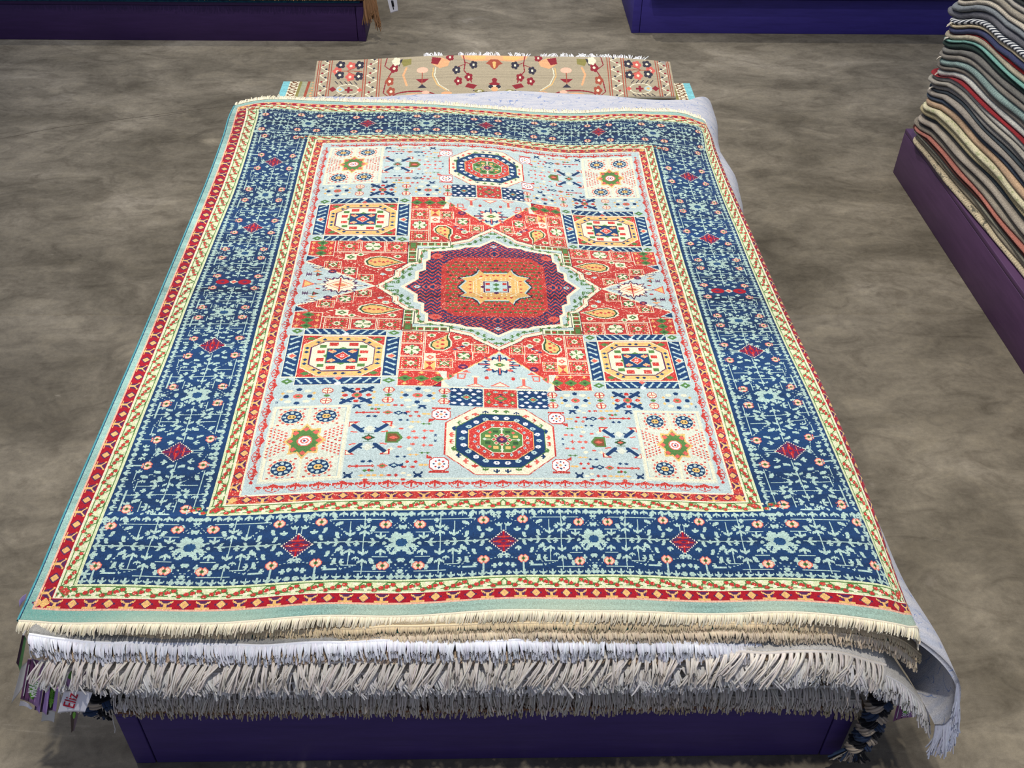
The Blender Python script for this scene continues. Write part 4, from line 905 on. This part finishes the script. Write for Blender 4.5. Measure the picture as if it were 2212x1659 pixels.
q.ell(76,20,6,4,'pink'); q.poly([(69,32),(83,32),(78,37),(74,37)],'wine'); q.line([(76,24),(76,42)],'rust',1.4); q.poly([(71,44),(81,44),(76,39)],'ink')
q.poly([(88,3),(100,4),(96,14),(88,11)],'olive'); q.poly([(97,3),(104,5),(101,14)],'ink'); q.line([(93,16),(96,26),(92,40)],'orange',2.2)
q.ell(84,54,22,7,'wine'); q.ell(84,54.8,20.5,6,'taupe'); q.ell(84,56,12,5,'orange'); q.ell(72,50,4,2.5,'pink')
q.line([(114,0),(116,12),(108,20),(114,34),(116,50),(108,58)],'wine',1.2)
for u,v,c in ((106,16,'wine'),(104,6,'cream'),(110,34,'rust'),(108,48,'rust')): rosette(q,u,v,c,4.6)
for u,v,c in ((141+2,9,'ink'),(152,10,'coral'),(163,8,'ink'),(166,18,'coral'),(143,26,'ink'),(152,27,'coral'),(163,24,'ink')): rosette(q,u,v,c,4.8)
q.line([(140,19),(150,18),(166,18)],'rust',1.1); q.line([(146,12),(156,18),(146,25)],'rust',.9)
q.ell(153,46,12,8,'cream',.88); q.rect(148,156,45,47.5,'wine'); q.rect(151,153.4,42,50.5,'wine'); q.ell(161,46,4,3.6,'ice'); q.dia(161,46,2.4,2,'gold'); q.dia(169,46,4,4,'wine'); q.dia(141,46,3,3,'coral')
for i in range(5): q.line([(144+i*5,38),(147+i*5,34)],'ink',1); q.line([(144+i*5,54),(147+i*5,57)],'ink',1)
def zfl(X,Y): return .012*np.clip(1-(X/.36)**2,0,1)*np.clip((Y-1.80)/.14,0,1)+.0015*np.sin(X*17+Y*8)+.002*np.sin(X*7)
tf,Pf = drawn_slab('carpet','olive-beige floral carpet sticking out at the far end of the stack',-.339,.366,1.775,1.945,.201,.005,q,zf=zfl,skew=(.035,0))
# only the last .145 of its length carries the drawn design rows
f_bright = ymat('bright_white_tassel_yarn',(246,246,246))
for a_,b_ in ((.30,.36),(.40,.52),(.545,.60),(.63,.80),(.80,.93)):
    ed = Pf[0,int(a_*Pf.shape[1]):int(b_*Pf.shape[1])][::3]; fringe('fringe',ed-[0,0,.002],(0,.6,.7),.0095,int(330*(b_-a_)),f_bright,tf,.0011,.2,.45,3,4,int(a_*100))
q = Quarter(100,40,1.5); q.a[:] = PN.index('stone'); 
for u0,u1,c in ((96.6,100,'sky'),(92,96.6,'cream'),(91,92,'olive'),(88,91,'stone'),(87,88,'rust'),(82,83,'olive')): q.rect(u0,u1,0,40,c)
for i in range(14): q.line([(92.6,i*3),(96,i*3+2.6)],'brown',.7); q.line([(96,i*3),(92.6,i*3+2.6)],'brown',.7); q.dia(85,i*3+1,1,1,'orange')
tt_,Pt = drawn_slab('carpet','carpet with turquoise edge showing at both sides under the floral one',-.402,.402,1.70,1.868,.190,.006,q)
q = Quarter(100,6,1.0); q.a[:] = PN.index('pink'); q.rect(97,100,0,6,'orange')
drawn_slab('carpet','salmon-beige carpet corner at the far left under the blue-grey one',-.408,.2,1.60,1.685,.2325,.0035,q)
q = Quarter(60,60,1.0); q.a[:] = PN.index('stone'); q.rect(58,60,0,60,'gold'); q.rect(52,54,0,60,'brown')
drawn_slab('carpet','olive-gold carpet edge peeking out along the far left side',-.4335,.1,1.02,1.58,.2375,.0035,q)
# the carpets between the platform and those upper ones, far end and sides
for i,(z0,z1,xr,yb,c) in enumerate(((.108,.128,.395,1.78,[(120,110,96),(150,138,118)]),(.130,.150,.39,1.75,[(92,98,92),(126,130,116)]),(.152,.168,.385,1.79,[(140,122,100),(168,150,120)]),(.169,.1835,.38,1.77,[(96,88,80),(130,120,104)]))):
    tk = thing('carpet',(0,1.2,z0),('wide carpet folded inside the stack just above the platform','greenish carpet folded inside the lower stack','sandy carpet folded inside the middle of the stack','dark taupe carpet folded inside the stack below the turquoise-edged one')[i],'carpet','carpets folded inside the stack')
    o = box('pile',-xr,xr*.97,.575,yb,z0+.0005,z1,pile_mat('inner_pile',c,50),tk,.006)

# ---------------------------------------------------------------- pile of carpets at the right: every one a carpet of its own
LAY = [((206,190,158),.011,'tan speckled'),((166,156,134),.012,'olive-beige'),((150,146,128),.0065,'thin sage grey'),((84,46,36),.009,'dark chestnut shaggy'),((178,112,98),.0060,'salmon pink'),((158,148,132),.011,'drab beige'),
 ((62,66,64),.0055,'charcoal'),((166,156,142),.010,'pebble grey'),((66,76,80),.0075,'slate'),((196,182,140),.012,'straw yellow'),((216,208,172),.011,'cream and moss'),((196,164,132),.012,'peach brown'),((70,82,98),.0085,'dusty blue'),
 ((152,144,134),.010,'mushroom grey'),((72,82,88),.0065,'gunmetal'),((150,146,140),.010,'ash grey'),((168,162,150),.009,'dotted stone grey'),((184,180,170),.0095,'light grey'),((150,40,46),.0050,'crimson'),((196,194,186),.012,'silver grey'),
 ((132,124,114),.009,'brown grey'),((142,166,160),.013,'mint grey'),((138,132,122),.010,'warm grey'),((122,120,114),.011,'dark pebble'),((38,62,54),.011,'bottle green'),((120,170,158),.0055,'aqua edged'),((190,180,156),.011,'oatmeal'),
 ((196,48,44),.006,'bright red'),((64,70,104),.012,'navy'),((200,184,152),.006,'sand lined'),((150,156,160),.011,'black and white braided'),((112,112,118),.013,'graphite'),((132,138,142),.011,'steel grey'),((204,194,176),.010,'ivory bound'),((172,164,148),.012,'greige'),((196,190,178),.010,'braided cream'),((60,66,64),.007,'black green'),((150,134,96),.012,'mustard brown')]
def binding_mat(name, c, k):
    mt = new_mat(name, c, .9, .1, .1); v = coords(mt,1,1,1); w_ = mt.node_tree.nodes.new('ShaderNodeTexWave'); w_.bands_direction = 'Y'; w_.inputs['Scale'].default_value = (26,38,52)[k%3]; w_.inputs['Distortion'].default_value = 2.0; w_.inputs['Detail'].default_value = 2
    LK(mt,v,w_.inputs['Vector']); f = noise(mt,230,3,.7,v); n2 = noise(mt,9+k%4*4,4,.6,coords(mt,1,.35,2.5))
    cc = mixc(mt, lin(c), ramp(mt,w_.outputs[0],[(0,(.74,.74,.74)),(1,(1.1,1.1,1.1))]),.8 if k%3!=1 else .35,'MULTIPLY')
    cc = mixc(mt, cc, ramp(mt,f.outputs[0],[(.28,(.55,.55,.56)),(.72,(1.3,1.3,1.28))]),1,'MULTIPLY'); cc = mixc(mt, cc, ramp(mt,n2.outputs[0],[(.35,(.78,.76,.74)),(.65,(1.15,1.14,1.1))]),1,'MULTIPLY')
    if k == 0 or k == 10: cc = mixc(mt,cc,lin((70,72,64) if k==0 else (150,156,110)),ramp(mt,noise(mt,60,2,.8,coords(mt,1,.4,1)).outputs[0],[(.56,(0,0,0)),(.62,(.8,.8,.8))]))
    if k == 30: 
        w2 = mt.node_tree.nodes.new('ShaderNodeTexWave'); w2.inputs['Scale'].default_value = 30; w2.bands_direction = 'DIAGONAL'; LK(mt,v,w2.inputs['Vector']); cc = mixc(mt,lin((40,46,58)),lin((222,222,218)),ramp(mt,w2.outputs[0],[(.4,(0,0,0)),(.6,(1,1,1))]))
    LK(mt,cc,BC(mt)); bump(mt,f.outputs[0],.7,.006); return mt
ny = 90; yy = np.r_[np.linspace(.45,1.55,50)[:-1],np.linspace(1.55,1.0*1.83,ny-49)]; acc = np.zeros(ny); r5 = np.random.default_rng(77)
share = np.zeros(ny); base = .1005
for k,(c,th,nm) in enumerate(LAY):
    h = th*(1+wob(yy,300+k,.13,.35))*(1-.09*np.clip((yy-1.66)/.15,0,1)**1.5)
    if k == 3: h = h*np.clip((1.775-yy)/.05+.15,.12,1)
    if k == 18: h = h*np.clip((1.74-yy)/.05+.1,.12,1)
    if k == 27: h = h*np.clip((1.62-yy)/.05+.1,.1,1)
    bulge = .006*np.sin(np.clip((yy-1.1)/.6,0,1)*math.pi)*np.clip(k/8,0,1)*0
    z0 = base+acc+.0002; z1 = z0+h-.0004; zc = (z0+z1)/2; hh = (z1-z0)/2; acc = acc+h
    lev = k/len(LAY); xl = .845+.055*(1.82-yy)*.9+.010*lev+r5.normal()*.0020+wob(yy,500+k,.0022,.3)
    if k in (6,8,12,14,24): xl = xl+.004
    ye = 1.822-.004*(k<1)+r5.normal()*.006
    endc = np.clip((ye-yy)/.035,0,1); xl = xl+.030*(1-np.sqrt(np.clip(1-(1-endc)**2,0,1)))
    na = 9; rows = []
    for i in range(ny):
        a = np.linspace(-math.pi/2,math.pi/2,na); rr = min(hh[i],.006)
        xs = xl[i]+rr*(1.3-1.3*np.cos(a)); zs = zc[i]+hh[i]*np.sin(a)
        y = min(yy[i], ye)+ (0 if yy[i]<ye else (yy[i]-ye)*.02)
        ring = [(x,y,z) for x,z in zip(xs,zs)]+[(1.30,y,z1[i]),(1.30,y,z0[i])]; rows.append(ring)
    V = np.array(rows); m_ = V.shape[1]; Q = grid_faces(ny,m_,0,True)
    tk = thing('carpet',(xl[0],1.2,float(z0[0])),f'{nm} carpet edge in right pile, '+('lowest, on the platform' if k==0 else f'right above the {LAY[k-1][2]} one'),'carpet','carpets in the tall pile at right')
    capV = []; Qc = [[0*m_+m_-1,0*m_+m_-2,0*m_+i+1,0*m_+i] for i in range(0)]
    o = mesh_np('pile',V.reshape(-1,3),Q,binding_mat('binding_'+nm.replace(' ','_').replace('-','_'),c,k),tk)
    bm = bmesh.new(); bm.from_mesh(o.data); bmesh.ops.holes_fill(bm,edges=[e for e in bm.edges if e.is_boundary],sides=0); bmesh.ops.recalc_face_normals(bm,faces=bm.faces); bm.to_mesh(o.data); bm.free()
    if k in (15,19,22,26,30):     # a few loose ends at the far corner
        p = V[-6,4]; ed = np.array([p+[0,-.012,0],p+[.012,.004,0]]); fringe('fringe',ed,(-.7,.5,-.2),.010,14,ymat('loose_end_yarn',(206,196,178)),tk,.0010,.6,.5,2,5,600+k)

# ---------------------------------------------------------------- carpets on the two back platforms
tk = thing('carpet',(-.9,3.2,.1),'thin petrol blue carpet directly on the back left platform','carpet'); box('pile',-1.44,-.327,2.556,3.8,.1005,.107,pile_mat('petrol_pile',[(28,66,92),(40,92,112)],60),tk,.002)
tk = thing('carpet',(-.9,3.2,.108),'brown carpet with heavy long fringe on the back left platform','carpet'); box('pile',-1.44,-.315,2.552,3.8,.1075,.118,pile_mat('umber_shag_pile',[(96,66,44),(130,96,66)],60),tk,.003)
f_brown = ymat('hazel_fringe_yarn',(150,112,78))
fringe('fringe',[(-1.44,2.551,.117),(-.33,2.551,.117)],(0,-1,-.2),.007,900,f_brown,tk,.0013,.8,.3,3,4,31,.3)
for x_,L_,sd in ((-.312,.052,1),(-.303,.036,2),(-.292,.066,3),(-.298,.045,4)): fringe('fringe',[(x_-.006,2.551+.004*sd,.112),(x_+.006,2.555+.004*sd,.112)],(.10,-.12,-1),L_,26,f_brown,tk,.0016,.3,.12,13,7,40+sd,.3)
for i in range(5):
    z = .119+i*.014; tk = thing('carpet',(-.9,3.2,z),'carpet stacked over the brown fringed one at the back left','carpet','carpets above the frame at the back left'); box('pile',-1.44,-.322+.004*(i%2),2.562,3.8,z,z+.0135,pile_mat('stack_pile',[(120,100,80),(150,130,104)],40),tk,.004)
for i in range(6):
    z = .1005+i*.013; tk = thing('carpet',(1.05,3.2,z),'carpet stacked on the back right platform','carpet','carpets above the frame at the back right'); box('pile',.43+.006*(i%2),1.7,2.606-.004*(i%3),3.8,z,z+.0125,pile_mat('stack_pile',[(110,112,120),(150,146,136)],40),tk,.004)

# ---------------------------------------------------------------- tags
M_card = new_mat('white_card',(226,224,228),.5,.3); M_cardg = new_mat('grey_card',(196,194,188),.5,.3); M_ink = new_mat('black_ink',(24,24,28),.6); M_redink = new_mat('red_ink',(168,22,52),.6); M_wink = new_mat('white_ink',(245,245,245),.6)
M_leaf = new_mat('leaf_green',(96,168,52),.5,.3); nl = noise(M_leaf,60,4,.6,coords(M_leaf)); LK(M_leaf, ramp(M_leaf,nl.outputs[0],[(.35,lin((54,120,34))),(.65,lin((128,200,72)))]), BC(M_leaf))
M_string = new_mat('tag_string',(200,196,190),.6)
def card_pts(c4, n, m_, bow=0.0):
    TL,TR,BR,BL = [np.asarray(c) for c in c4]; u = np.linspace(0,1,m_)[None,:,None]; v = np.linspace(0,1,n)[:,None,None]
    P = (TL*(1-u)+TR*u)*(1-v)+(BL*(1-u)+BR*u)*v; nn = nrm(np.cross(TR-TL,BL-TL)[None])[0]
    return P+nn*bow*np.sin(math.pi*u)*np.ones_like(v), nn
def swing_tag(label, px4, Yp, colors=None, leaf=None, words=None, bow=.0015, mat=None, string=None, marks=None, dots=False, name='swing_tag'):
    """px4: the four corners; Yp the depth of each; colors: strips across the card as (share, colour)"""
    Ys = Yp if hasattr(Yp,'__len__') else [Yp]*4
    c4 = [on_y(px,py,y) for (px,py),y in zip(px4,Ys)]; n,m_ = 13,41; P,nn = card_pts(c4,n,m_,bow)
    if nn[1] > 0: nn = -nn
    t = thing(name,c4[0],label,'tag','hang tags on the large stack' if name=='swing_tag' else None)
    Bk = P-nn*.0004; V = np.concatenate([P.reshape(-1,3),Bk.reshape(-1,3)]); k = n*m_; Qf = grid_faces(n,m_); Q = [Qf,grid_faces(n,m_,k)[:,::-1]]
    for e in (np.arange(m_),np.arange(m_)+(n-1)*m_,np.arange(n)*m_,np.arange(n)*m_+m_-1): Q.append(np.stack([e[:-1],e[1:],e[1:]+k,e[:-1]+k],1))
    Q = np.concatenate(Q)
    if colors:
        f = (np.tile(np.arange(m_-1),n-1)+.5)/(m_-1); col = np.ones((len(Q),3))*np.array(lin((188,160,196)))
        acc_ = 0
        for sh_,cc in colors: col[:len(f)][(f>=acc_)&(f<acc_+sh_)] = lin(cc); acc_ += sh_
        col[len(f):2*len(f)] = lin((206,190,214)); col /= 1.0
        mt = ymat('printed_card',(255,255,255))
    else: col = None; mt = mat or M_card
    mesh_np('card',V,Q,mt,t,col=col,smooth=False)
    def at(u,v,lift=.0006): 
        TL,TR,BR,BL = c4; return (TL*(1-u)+TR*u)*(1-v)+(BL*(1-u)+BR*u)*v + nn*lift + np.array(nrm(np.cross(TR-TL,BL-TL)[None])[0])*bow*math.sin(math.pi*u)
    if leaf:
        u0,u1,v0,v1 = leaf; cu,cv = (u0+u1)/2,(v0+v1)/2; a = np.linspace(0,2*math.pi,40,endpoint=False)
        pts = [at(cu+(u1-u0)/2*math.cos(x)*(abs(math.cos(x))**.15)*(1-.15*math.sin(x)), cv+(v1-v0)/2*math.sin(x),.0005) for x in a]; pts = np.array(pts); mid = pts.mean(0)
        V = np.concatenate([[mid],pts,pts-nn*.0003]); Q = [(0,1+i,1+(i+1)%40) for i in range(40)]; o = mesh_np('leaf_print',V,Q,M_leaf,t,smooth=False)
        V,Q = tubes(np.array([[at(cu,v0-.06,.0006),at(cu,cv,.0008),at(cu,v1,.0006)]]),.00022,4); mesh_np('leaf_vein',V,Q,new_mat('vein',(190,226,140)),t)
    for wd in (words or []):
        txt,u,v,size,mt_,rot = wd; cu_ = bpy.data.curves.new('lettering','FONT'); cu_.body = txt; cu_.align_x = 'CENTER'; cu_.align_y = 'CENTER'; cu_.size = size*S; cu_.extrude = .00008*S; cu_.materials.append(mt_)
        o = bpy.data.objects.new('lettering',cu_); C.objects.link(o)
        ex = nrm((c4[3]-c4[0])[None])[0] if rot else nrm((c4[1]-c4[0])[None])[0]; ez = nn; ey = np.cross(ez,ex); ey = nrm(ey[None])[0]; ex = np.cross(ey,ez)
        if rot == -1: ex = -ex; ey = -ey
        p = at(u,v,.0011)*S-np.array(t.location); mm = Matrix.Identity(4)
        for r in range(3): mm[r][0]=ex[r]; mm[r][1]=ey[r]; mm[r][2]=ez[r]; mm[r][3]=p[r]
        me_ = bpy.data.meshes.new_from_object(o); bpy.data.objects.remove(o); o = bpy.data.objects.new('lettering',me_); C.objects.link(o)
        o.parent = t; o.matrix_local = mm
    for (u0,u1,v0,v1) in (marks or []):
        V = [at(u0,v0,.0006),at(u1,v0,.0006),at(u1,v1,.0006),at(u0,v1,.0006)]; V += [x+nn*.0002 for x in V]
        mesh_np('printed_mark',V,[(0,1,2,3),(4,5,6,7),(0,1,5,4),(1,2,6,5),(2,3,7,6),(3,0,4,7)],M_ink,t,smooth=False)
    if dots:
        ps = np.array([[at(.13,.12+.03*i,.0006),at(.13,.132+.03*i,.0007)] for i in range(26)]); V,Q = tubes(ps,.0005,4); o = mesh_np('dotted_line',V,Q,M_wink,t)
    if string:
        pp = np.array([[on_y(px,py,y) for px,py,y in string]]); kk = np.linspace(0,len(string)-1,14); pp = spline(kk,np.arange(len(string)),pp[0])[None]
        V,Q = tubes(pp,.0007,5); mesh_np('string',V,Q,M_string,t)
    return t
PUR = [(.16,(112,66,104)),(.03,(50,24,50)),(.22,(126,78,118)),(.03,(56,28,60)),(.24,(150,104,146)),(.03,(60,34,70)),(.29,(166,126,172))]
swing_tag('purple swing tag with a green leaf at the near left corner of the stack',[(60,1424),(95,1434),(82,1530),(44,1510)],[.527,.527,.522,.522],PUR,(.34,.80,.30,.90),[('BANANA',.68,.60,.0068,M_wink,1),('MANOR',.46,.58,.0066,M_wink,1)],dots=True,string=[(75,1400,.532),(70,1418,.530),(78,1438,.526)])
swing_tag('lilac swing tag tucked just right of the leaf-printed purple one',[(88,1448),(98,1452),(85,1542),(74,1534)],[.5275,.5275,.523,.523],[(.3,(70,40,80)),(.7,(178,142,200))])
swing_tag('lilac swing tag with dark stripe, third from the corner',[(101,1450),(113,1453),(100,1546),(86,1538)],[.528,.528,.524,.524],[(.3,(52,28,60)),(.7,(186,150,208))])
swing_tag('dark swing tag with a shaded green leaf behind the lilac ones',[(112,1462),(127,1482),(121,1538),(100,1537)],[.530,.530,.526,.526],[(.6,(50,36,52)),(.4,(182,150,206))],(.1,.6,.15,.9),[('BANANA',.35,.5,.0062,M_leaf,1)])
swing_tag('pink-lilac swing tag lying level under the ivory tassels',[(120,1462),(184,1444),(191,1469),(122,1489)],[.532,.532,.520,.520],[(.1,(196,150,186)),(.03,(80,50,80)),(.17,(196,150,190)),(.03,(80,50,80)),(.17,(188,146,190)),(.03,(70,40,76)),(.2,(184,146,196)),(.03,(70,40,76)),(.24,(150,118,164))],(.36,.66,-.1,.55))
swing_tag('white card with dark red lettering below the left tassels',[(138,1494),(200,1496),(183,1539),(124,1541)],[.518,.518,.512,.512],words=[('Eliz',.35,.42,.0150,M_redink,-1)])
swing_tag('grey-white paper tag hanging left of the purple leaf tag',[(46,1440),(60,1428),(52,1478),(24,1520)],[.530,.530,.525,.522],mat=M_cardg,bow=.003)
swing_tag('narrow dark tag with leaf print turned edge-on at the far left',[(48,1372),(57,1380),(44,1456),(35,1432)],[.537,.537,.532,.532],[(.45,(78,52,70)),(.55,(84,130,74))],string=[(56,1362,.54),(50,1372,.537)])
swing_tag('white tag corner peeping out below the purple leaf tag',[(44,1514),(70,1530),(66,1533),(41,1525)],[.528]*4)
swing_tag('plain grey barcode tag hanging lowest at the left corner',[(92,1536),(119,1538),(117,1561),(89,1559)],[.534,.534,.532,.532],mat=M_cardg,marks=[(.25,.32,.05,.35),(.36,.46,.05,.35)])
swing_tag('brown pointed tag hanging alone below the white lettered card',[(152,1538),(170,1541),(160,1580),(154,1583)],[.533,.533,.532,.532],[(.5,(92,80,70)),(.5,(120,100,104))],(.25,.65,.0,.35))
swing_tag('small white price tag over the platform corner',[(247,1511),(289,1512),(270,1541),(244,1529)],[.536,.536,.533,.533],marks=[(.35,.42,.05,.25),(.46,.50,.02,.22),(.55,.57,.1,.6)])
swing_tag('lilac tag sliver sticking out above the near left carpet corner',[(41,1298),(57,1283),(54,1296),(42,1312)],[.568,.572,.572,.566],[(1,(190,160,214))])
swing_tag('purple swing tag with green leaf at the near right under the ivory carpet',[(1944,1500),(1984,1510),(1976,1549),(1929,1559)],[.531,.531,.524,.524],PUR,(.30,.82,.16,.80),[('BANANA',.70,.42,.0068,M_wink,1),('MANOR',.46,.52,.0066,M_wink,1)],dots=True)
swing_tag('white barcode tag hanging at the right end of the back left platform',[(836,-4),(857,-3),(860,24),(844,29)],[2.50]*4,marks=[(.35,.6,.15,.6),(.4,.5,.62,.8)],name='price_tag')

# ---------------------------------------------------------------- yarn braids and a loose thread
def braid(label, pts, Yp, rad, turns, tail, seed, cols=((20,20,26),(44,58,82),(168,154,136))):
    P = np.array([on_y(px,py,y) for (px,py),y in zip(pts,Yp)]); n = 120; s = np.linspace(0,len(P)-1,n); c = spline(s,np.arange(len(P)),P)
    T = nrm(np.gradient(c,axis=0)); sd = nrm(np.cross(T,np.array([[0,-1,0]]*n))); fw = np.cross(sd,T); t = thing('yarn_braid',P[0],label,'braid'); r8 = np.random.default_rng(seed)
    ph = np.linspace(0,turns*2*math.pi,n)
    for k in range(3):
        a = ph+k*2*math.pi/3; q_ = c+sd*(np.sin(a)*rad*.95)[:,None]+fw*(np.sin(2*a)*rad*.5)[:,None]
        T2 = nrm(np.gradient(q_,axis=0)); A = nrm(np.cross(T2,fw)); B = np.cross(T2,A); NS = 11; strands = []
        for j in range(NS+6):
            an = j*2.4; rr = rad*.72*(math.sqrt((j+.5)/(NS+6))); strands.append(q_+A*(rr*np.cos(an+ph*.25))[:,None]+B*(rr*np.sin(an+ph*.25))[:,None])
        V,Q = tubes(np.array(strands),rad*.2,5); m_ = len(Q)//(NS+6); col = np.repeat(.75+.4*r8.random((NS+6,1))*np.ones((1,3)),m_,axis=0)
        mt = ymat(f'braid_yarn_{k}',cols[k]); o = mesh_np('strand',V,Q,mt,t,col=col); o['kind']='stuff'
        ed = np.array([c[-1]-sd[-1]*rad*.8,c[-1]+sd[-1]*rad*.8])
        if tail: fringe('tassel',ed,nrm(T[-1][None])[0],tail,34,mt,t,rad*.17,.3,.45,4,6,seed+k)
    return t
braid('dark and ivory yarn braid hanging at the near right of the stack',[(1912,1500),(1895,1530),(1885,1562),(1868,1590),(1850,1612)],[.534,.532,.531,.530,.529],.0078,2.6,.022,5)
braid('stubby dark blue yarn braid end hanging near the left platform corner',[(232,1498),(222,1515),(210,1535)],[.538,.536,.533],.0085,.9,.008,9,((30,30,40),(60,82,112),(176,176,180)))
t = thing('loose_thread',on_y(246,1533,.536),'single loose thread hanging beside the near left platform corner','thread')
V,Q = tubes(np.array([[on_y(px,py,.536) for px,py in ((247,1533),(243,1545),(245,1560),(249,1575),(248,1583))]]),.0005,5); mesh_np('thread',V,Q,M_string,t)
